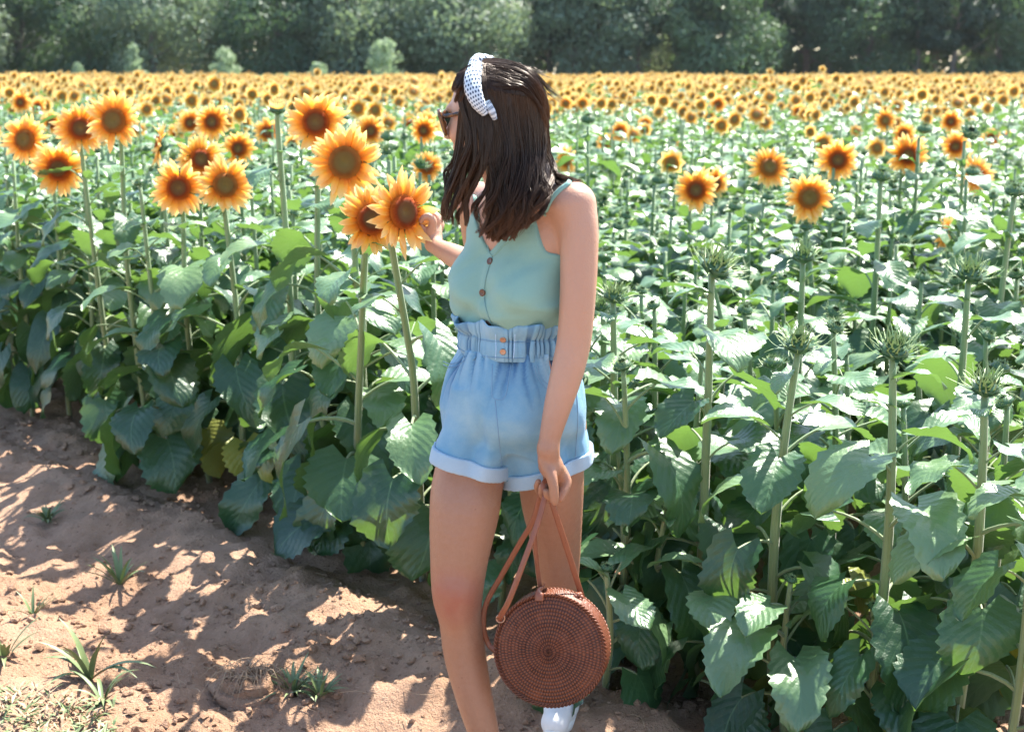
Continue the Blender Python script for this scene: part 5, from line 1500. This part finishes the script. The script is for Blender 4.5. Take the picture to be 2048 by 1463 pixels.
near2 = [P(972, 205, 2.770), P(983, 222, 2.762), P(990, 238, 2.768)]
A.add(*bandmesh(near2, [.009, .008, .005], 'b2', .005, 14, 7, uv=(0, .13)))
far = [P(960, 125, 2.89), hs(.020, -.045, .104), hs(.010, -.080, .065), hs(0, -.089, .02), hs(-.012, -.088, -.02)]
A.add(*bandmesh(far, [.016, .021, .020, .016, .009], 'b3', .008, uv=(0, .55)))
# knot on top
kn = Acc()
kn.add(*bandmesh([P(944, 138, 2.83), P(954, 121, 2.85), P(970, 121, 2.88), P(984, 134, 2.90)], [.010, .014, .014, .010], 'k', .012, 20, 9, uv=(0, .3)))
hb = pobj('headband', A.mesh('headband', [M_band]))
pobj('knot', kn.mesh('knot', [M_band]), hb)

# ---- sunglasses
A = Acc(); lensA = Acc()
for sg in (1, -1):
    c = hc+Hf*.101+Hl*.034*sg-Hu*.014
    out_ = nrm(Hl*sg*.88-Hf*.42); upg = nrm(Hu*.97+Hf*.20)
    t = np.linspace(0, 6.2832, 34, endpoint=False)
    ex = np.sign(np.cos(t))*np.abs(np.cos(t))**.8*.029; ey = np.sign(np.sin(t))*np.abs(np.sin(t))**.85*.0265
    ex = ex*(1+.12*(ey > 0))+.0; ey = ey+.004*(np.cos(t) > .5)*(ey > 0)
    ring = c+ex[:, None]*out_+ey[:, None]*upg
    v, f, u = tube(np.concatenate([ring, ring[:2]]), .0036, 8, None, cap=False); A.add(v, f, u)
    V = np.concatenate([ring*.97+c*.03, [c+np.cross(out_, upg)*(-.002)*sg]]); kk = np.arange(34)
    lensA.add(V, np.stack([kk, (kk+1) % 34, np.full(34, 34)], -1))
    # temple arm
    v, f, u = tube([c+out_*.0285+upg*.014, c+out_*.031-Hf*.02+upg*.013, hc+Hl*.079*sg-Hf*.005+Hu*.006, hc+Hl*.076*sg-Hf*.022-Hu*.008], .0026, 8, 14, flat=1.6); A.add(v, f, u)
v, f, u = tube([hc+Hf*.106+Hl*.008-Hu*.004, hc+Hf*.109-Hu*.001, hc+Hf*.106-Hl*.008-Hu*.004], .0026, 8, 8); A.add(v, f, u)
sgl = pobj('sunglasses', A.mesh('sunglasses', [M_tort])); pobj('lens', lensA.mesh('lens', [M_lens]), sgl)
sgl['label'] = 'tortoiseshell sunglasses with dark lenses'
# ------------------------------------------------------------------ round rattan handbag
BC = P(1105, 1293, 2.76); BR = 111*PD(1105, 1293, 2.76)/FPX
bf = nrm([-.20, -.965, .20]); bu = nrm(np.array([0, 0, 1])-bf*bf[2]); bs = np.cross(bu, bf)      # facing, up, right
bag = empty('handbag', tuple(BC-bf*0)); tag(bag, 'round woven reddish-brown rattan handbag with leather straps hanging from the woman\'s hand', 'handbag')
TH = .072
def bobj(name, A, mats, par=None, smooth=True):
    V, F, U, M = A.arrays(); me = mesh_np(name, V-BC, F, U, mats, M, smooth); return link(name, me, par or bag)
NR, NA = 15, 460
def weave_face(sign):
    nr = NR*6; us = np.linspace(0.0, 1, nr+1); th = np.linspace(0, 6.28318, NA, endpoint=False)
    U, T = np.meshgrid(us, th, indexing='ij')
    spir = U*NR+T/6.28318*sign; ring = np.floor(spir); fr = spir-ring
    coil = np.sqrt(np.clip(1-(2*fr-1)**2, 0, 1))
    nst = np.clip(np.round((ring+1)*7.6), 8, 130)
    ph = T*nst/6.28318+ring*.37
    st = np.abs(np.sin(ph*math.pi))**.9
    jit = vnoise(T*30+ring*7, ring*3.3, 4)
    hgt = .0032*coil*(.35+.65*st)+.0010*jit*coil
    # real baskets have taller open binding on some rings
    hgt += .0010*((ring.astype(int) % 4) == 3)*st
    dome = .010*(1-U**2)
    R = BR*(.985*U+.0)
    x = R*np.cos(T); y = R*np.sin(T); z = TH/2+dome+hgt-.004*U**8
    V = BC+x[..., None]*bs*1+y[..., None]*bu+(z*sign)[..., None]*bf
    UV = np.stack([U, np.clip((coil*(.15+.85*st)-.5)*2.6, 0, 1)], -1)
    f = grid_faces(nr+1, NA, True)
    if sign < 0: f = f[:, ::-1]
    A = Acc(); A.add(V.reshape(-1, 3), f[:, ::-1], UV.reshape(-1, 2)); return A
bobj('front_panel', weave_face(1), [M_rattan]); bobj('back_panel', weave_face(-1), [M_rattan])
# side wall of stacked coils
nw = 9; rowsn = nw*6; vv = np.linspace(-TH/2, TH/2, rowsn+1); th = np.linspace(0, 6.28318, NA, endpoint=False)
W_, T = np.meshgrid(vv, th, indexing='ij'); q = (W_+TH/2)/TH*nw; fr = q-np.floor(q); coil = np.sqrt(np.clip(1-(2*fr-1)**2, 0, 1)); st = np.abs(np.sin(T*75+np.floor(q)*1.1))**.6
R = BR+.0026*coil*(.5+.5*st)-.004*(np.abs(W_)/(TH/2))**6+.001*vnoise(T*25, q, 3)
V = BC+(R*np.cos(T))[..., None]*bs+(R*np.sin(T))[..., None]*bu+W_[..., None]*bf
A = Acc(); A.add(V.reshape(-1, 3), grid_faces(rowsn+1, NA, True), np.stack([T/6.3, np.clip((coil*(.3+.7*st)-.45)*2, 0, 1)], -1).reshape(-1, 2)); bobj('side_wall', A, [M_rattan])
# rope rim between front and side
for sg in (1, -1):
    A = Acc(); t = np.linspace(0, 6.28318, 300); 
    for ph in (0, math.pi):
        a = t*46+ph; rr = BR-.001+.0022*np.cos(a); zz = TH/2+.0005+.0022*np.sin(a)
        A.add(*tube(BC+(rr*np.cos(t))[:, None]*bs+(rr*np.sin(t))[:, None]*bu+(zz*sg)[:, None]*bf, .0022, 6, 900, cap=False))
    bobj('rope_rim', A, [M_rattan])
# hinge strap on top and little clasp knot
def lstrap(pts, wd=.0062, nm='strap', n=60, flat=.28, up=(0, -1, .15), par=None):
    A = Acc(); A.add(*tube(np.array(pts), wd, 10, n, flat=flat, up=up)); return bobj(nm, A, [M_leather], par)
a0 = BC+bu*(BR+.004)
lstrap([a0-bs*.03-bf*.03, a0-bs*.028, a0-bs*.026+bf*.04, a0-bs*.026+bf*.046-bu*.018], .009, 'closure_flap', 20)
A = Acc()
for q in range(7):
    t = q/7*6.283; p = a0+bs*.052-bu*.012
    v = IV*.0065*[1, 1, 1]+p+np.array([.006*math.cos(t), .004*math.sin(2*t), .006*math.sin(t)]); A.add(v, IF)
bobj('knot_clasp', A, [M_leather])
# four strap runs meeting in the hand
Hd = P(1098, 985, 2.765)
lstrap([P(1091, 990, 2.745), P(1074, 1050, 2.725), P(1045, 1130, 2.70), P(1018, 1200, 2.69), P(1003, 1228, 2.70), P(998, 1240, 2.72)], up=(0, -1, .1))
lstrap([P(1100, 990, 2.76), P(1112, 1030, 2.76), P(1138, 1110, 2.78), P(1160, 1180, 2.80), P(1166, 1203, 2.81), P(1170, 1225, 2.80)], up=(0, -1, .1))
lstrap([P(1082, 985, 2.775), P(1066, 1040, 2.785), P(1040, 1085, 2.80), P(1003, 1150, 2.82), P(973, 1205, 2.83), P(967, 1250, 2.83), P(976, 1285, 2.83), P(992, 1302, 2.82)], up=(0, -1, .1))
lstrap([P(1082, 990, 2.785), P(1074, 1030, 2.79), P(1070, 1075, 2.80), P(1076, 1140, 2.81), P(1082, 1185, 2.81)], .0045, up=(.3, -1, .1))
lstrap([P(1091, 995, 2.745), P(1086, 968, 2.752), P(1098, 958, 2.765), P(1112, 966, 2.772), P(1104, 992, 2.768)], .005, up=(0, -1, .1))
# strap rings
for px, py, Yq in ((1168, 1212, 2.80), (1001, 1236, 2.71)):
    c = P(px, py, Yq); t = np.linspace(0, 6.2832, 20); A = Acc()
    A.add(*tube(c+np.stack([.009*np.cos(t), 0*t, .009*np.sin(t)], -1), .0016, 6, 30, cap=False)); bobj('ring', A, [M_brass])
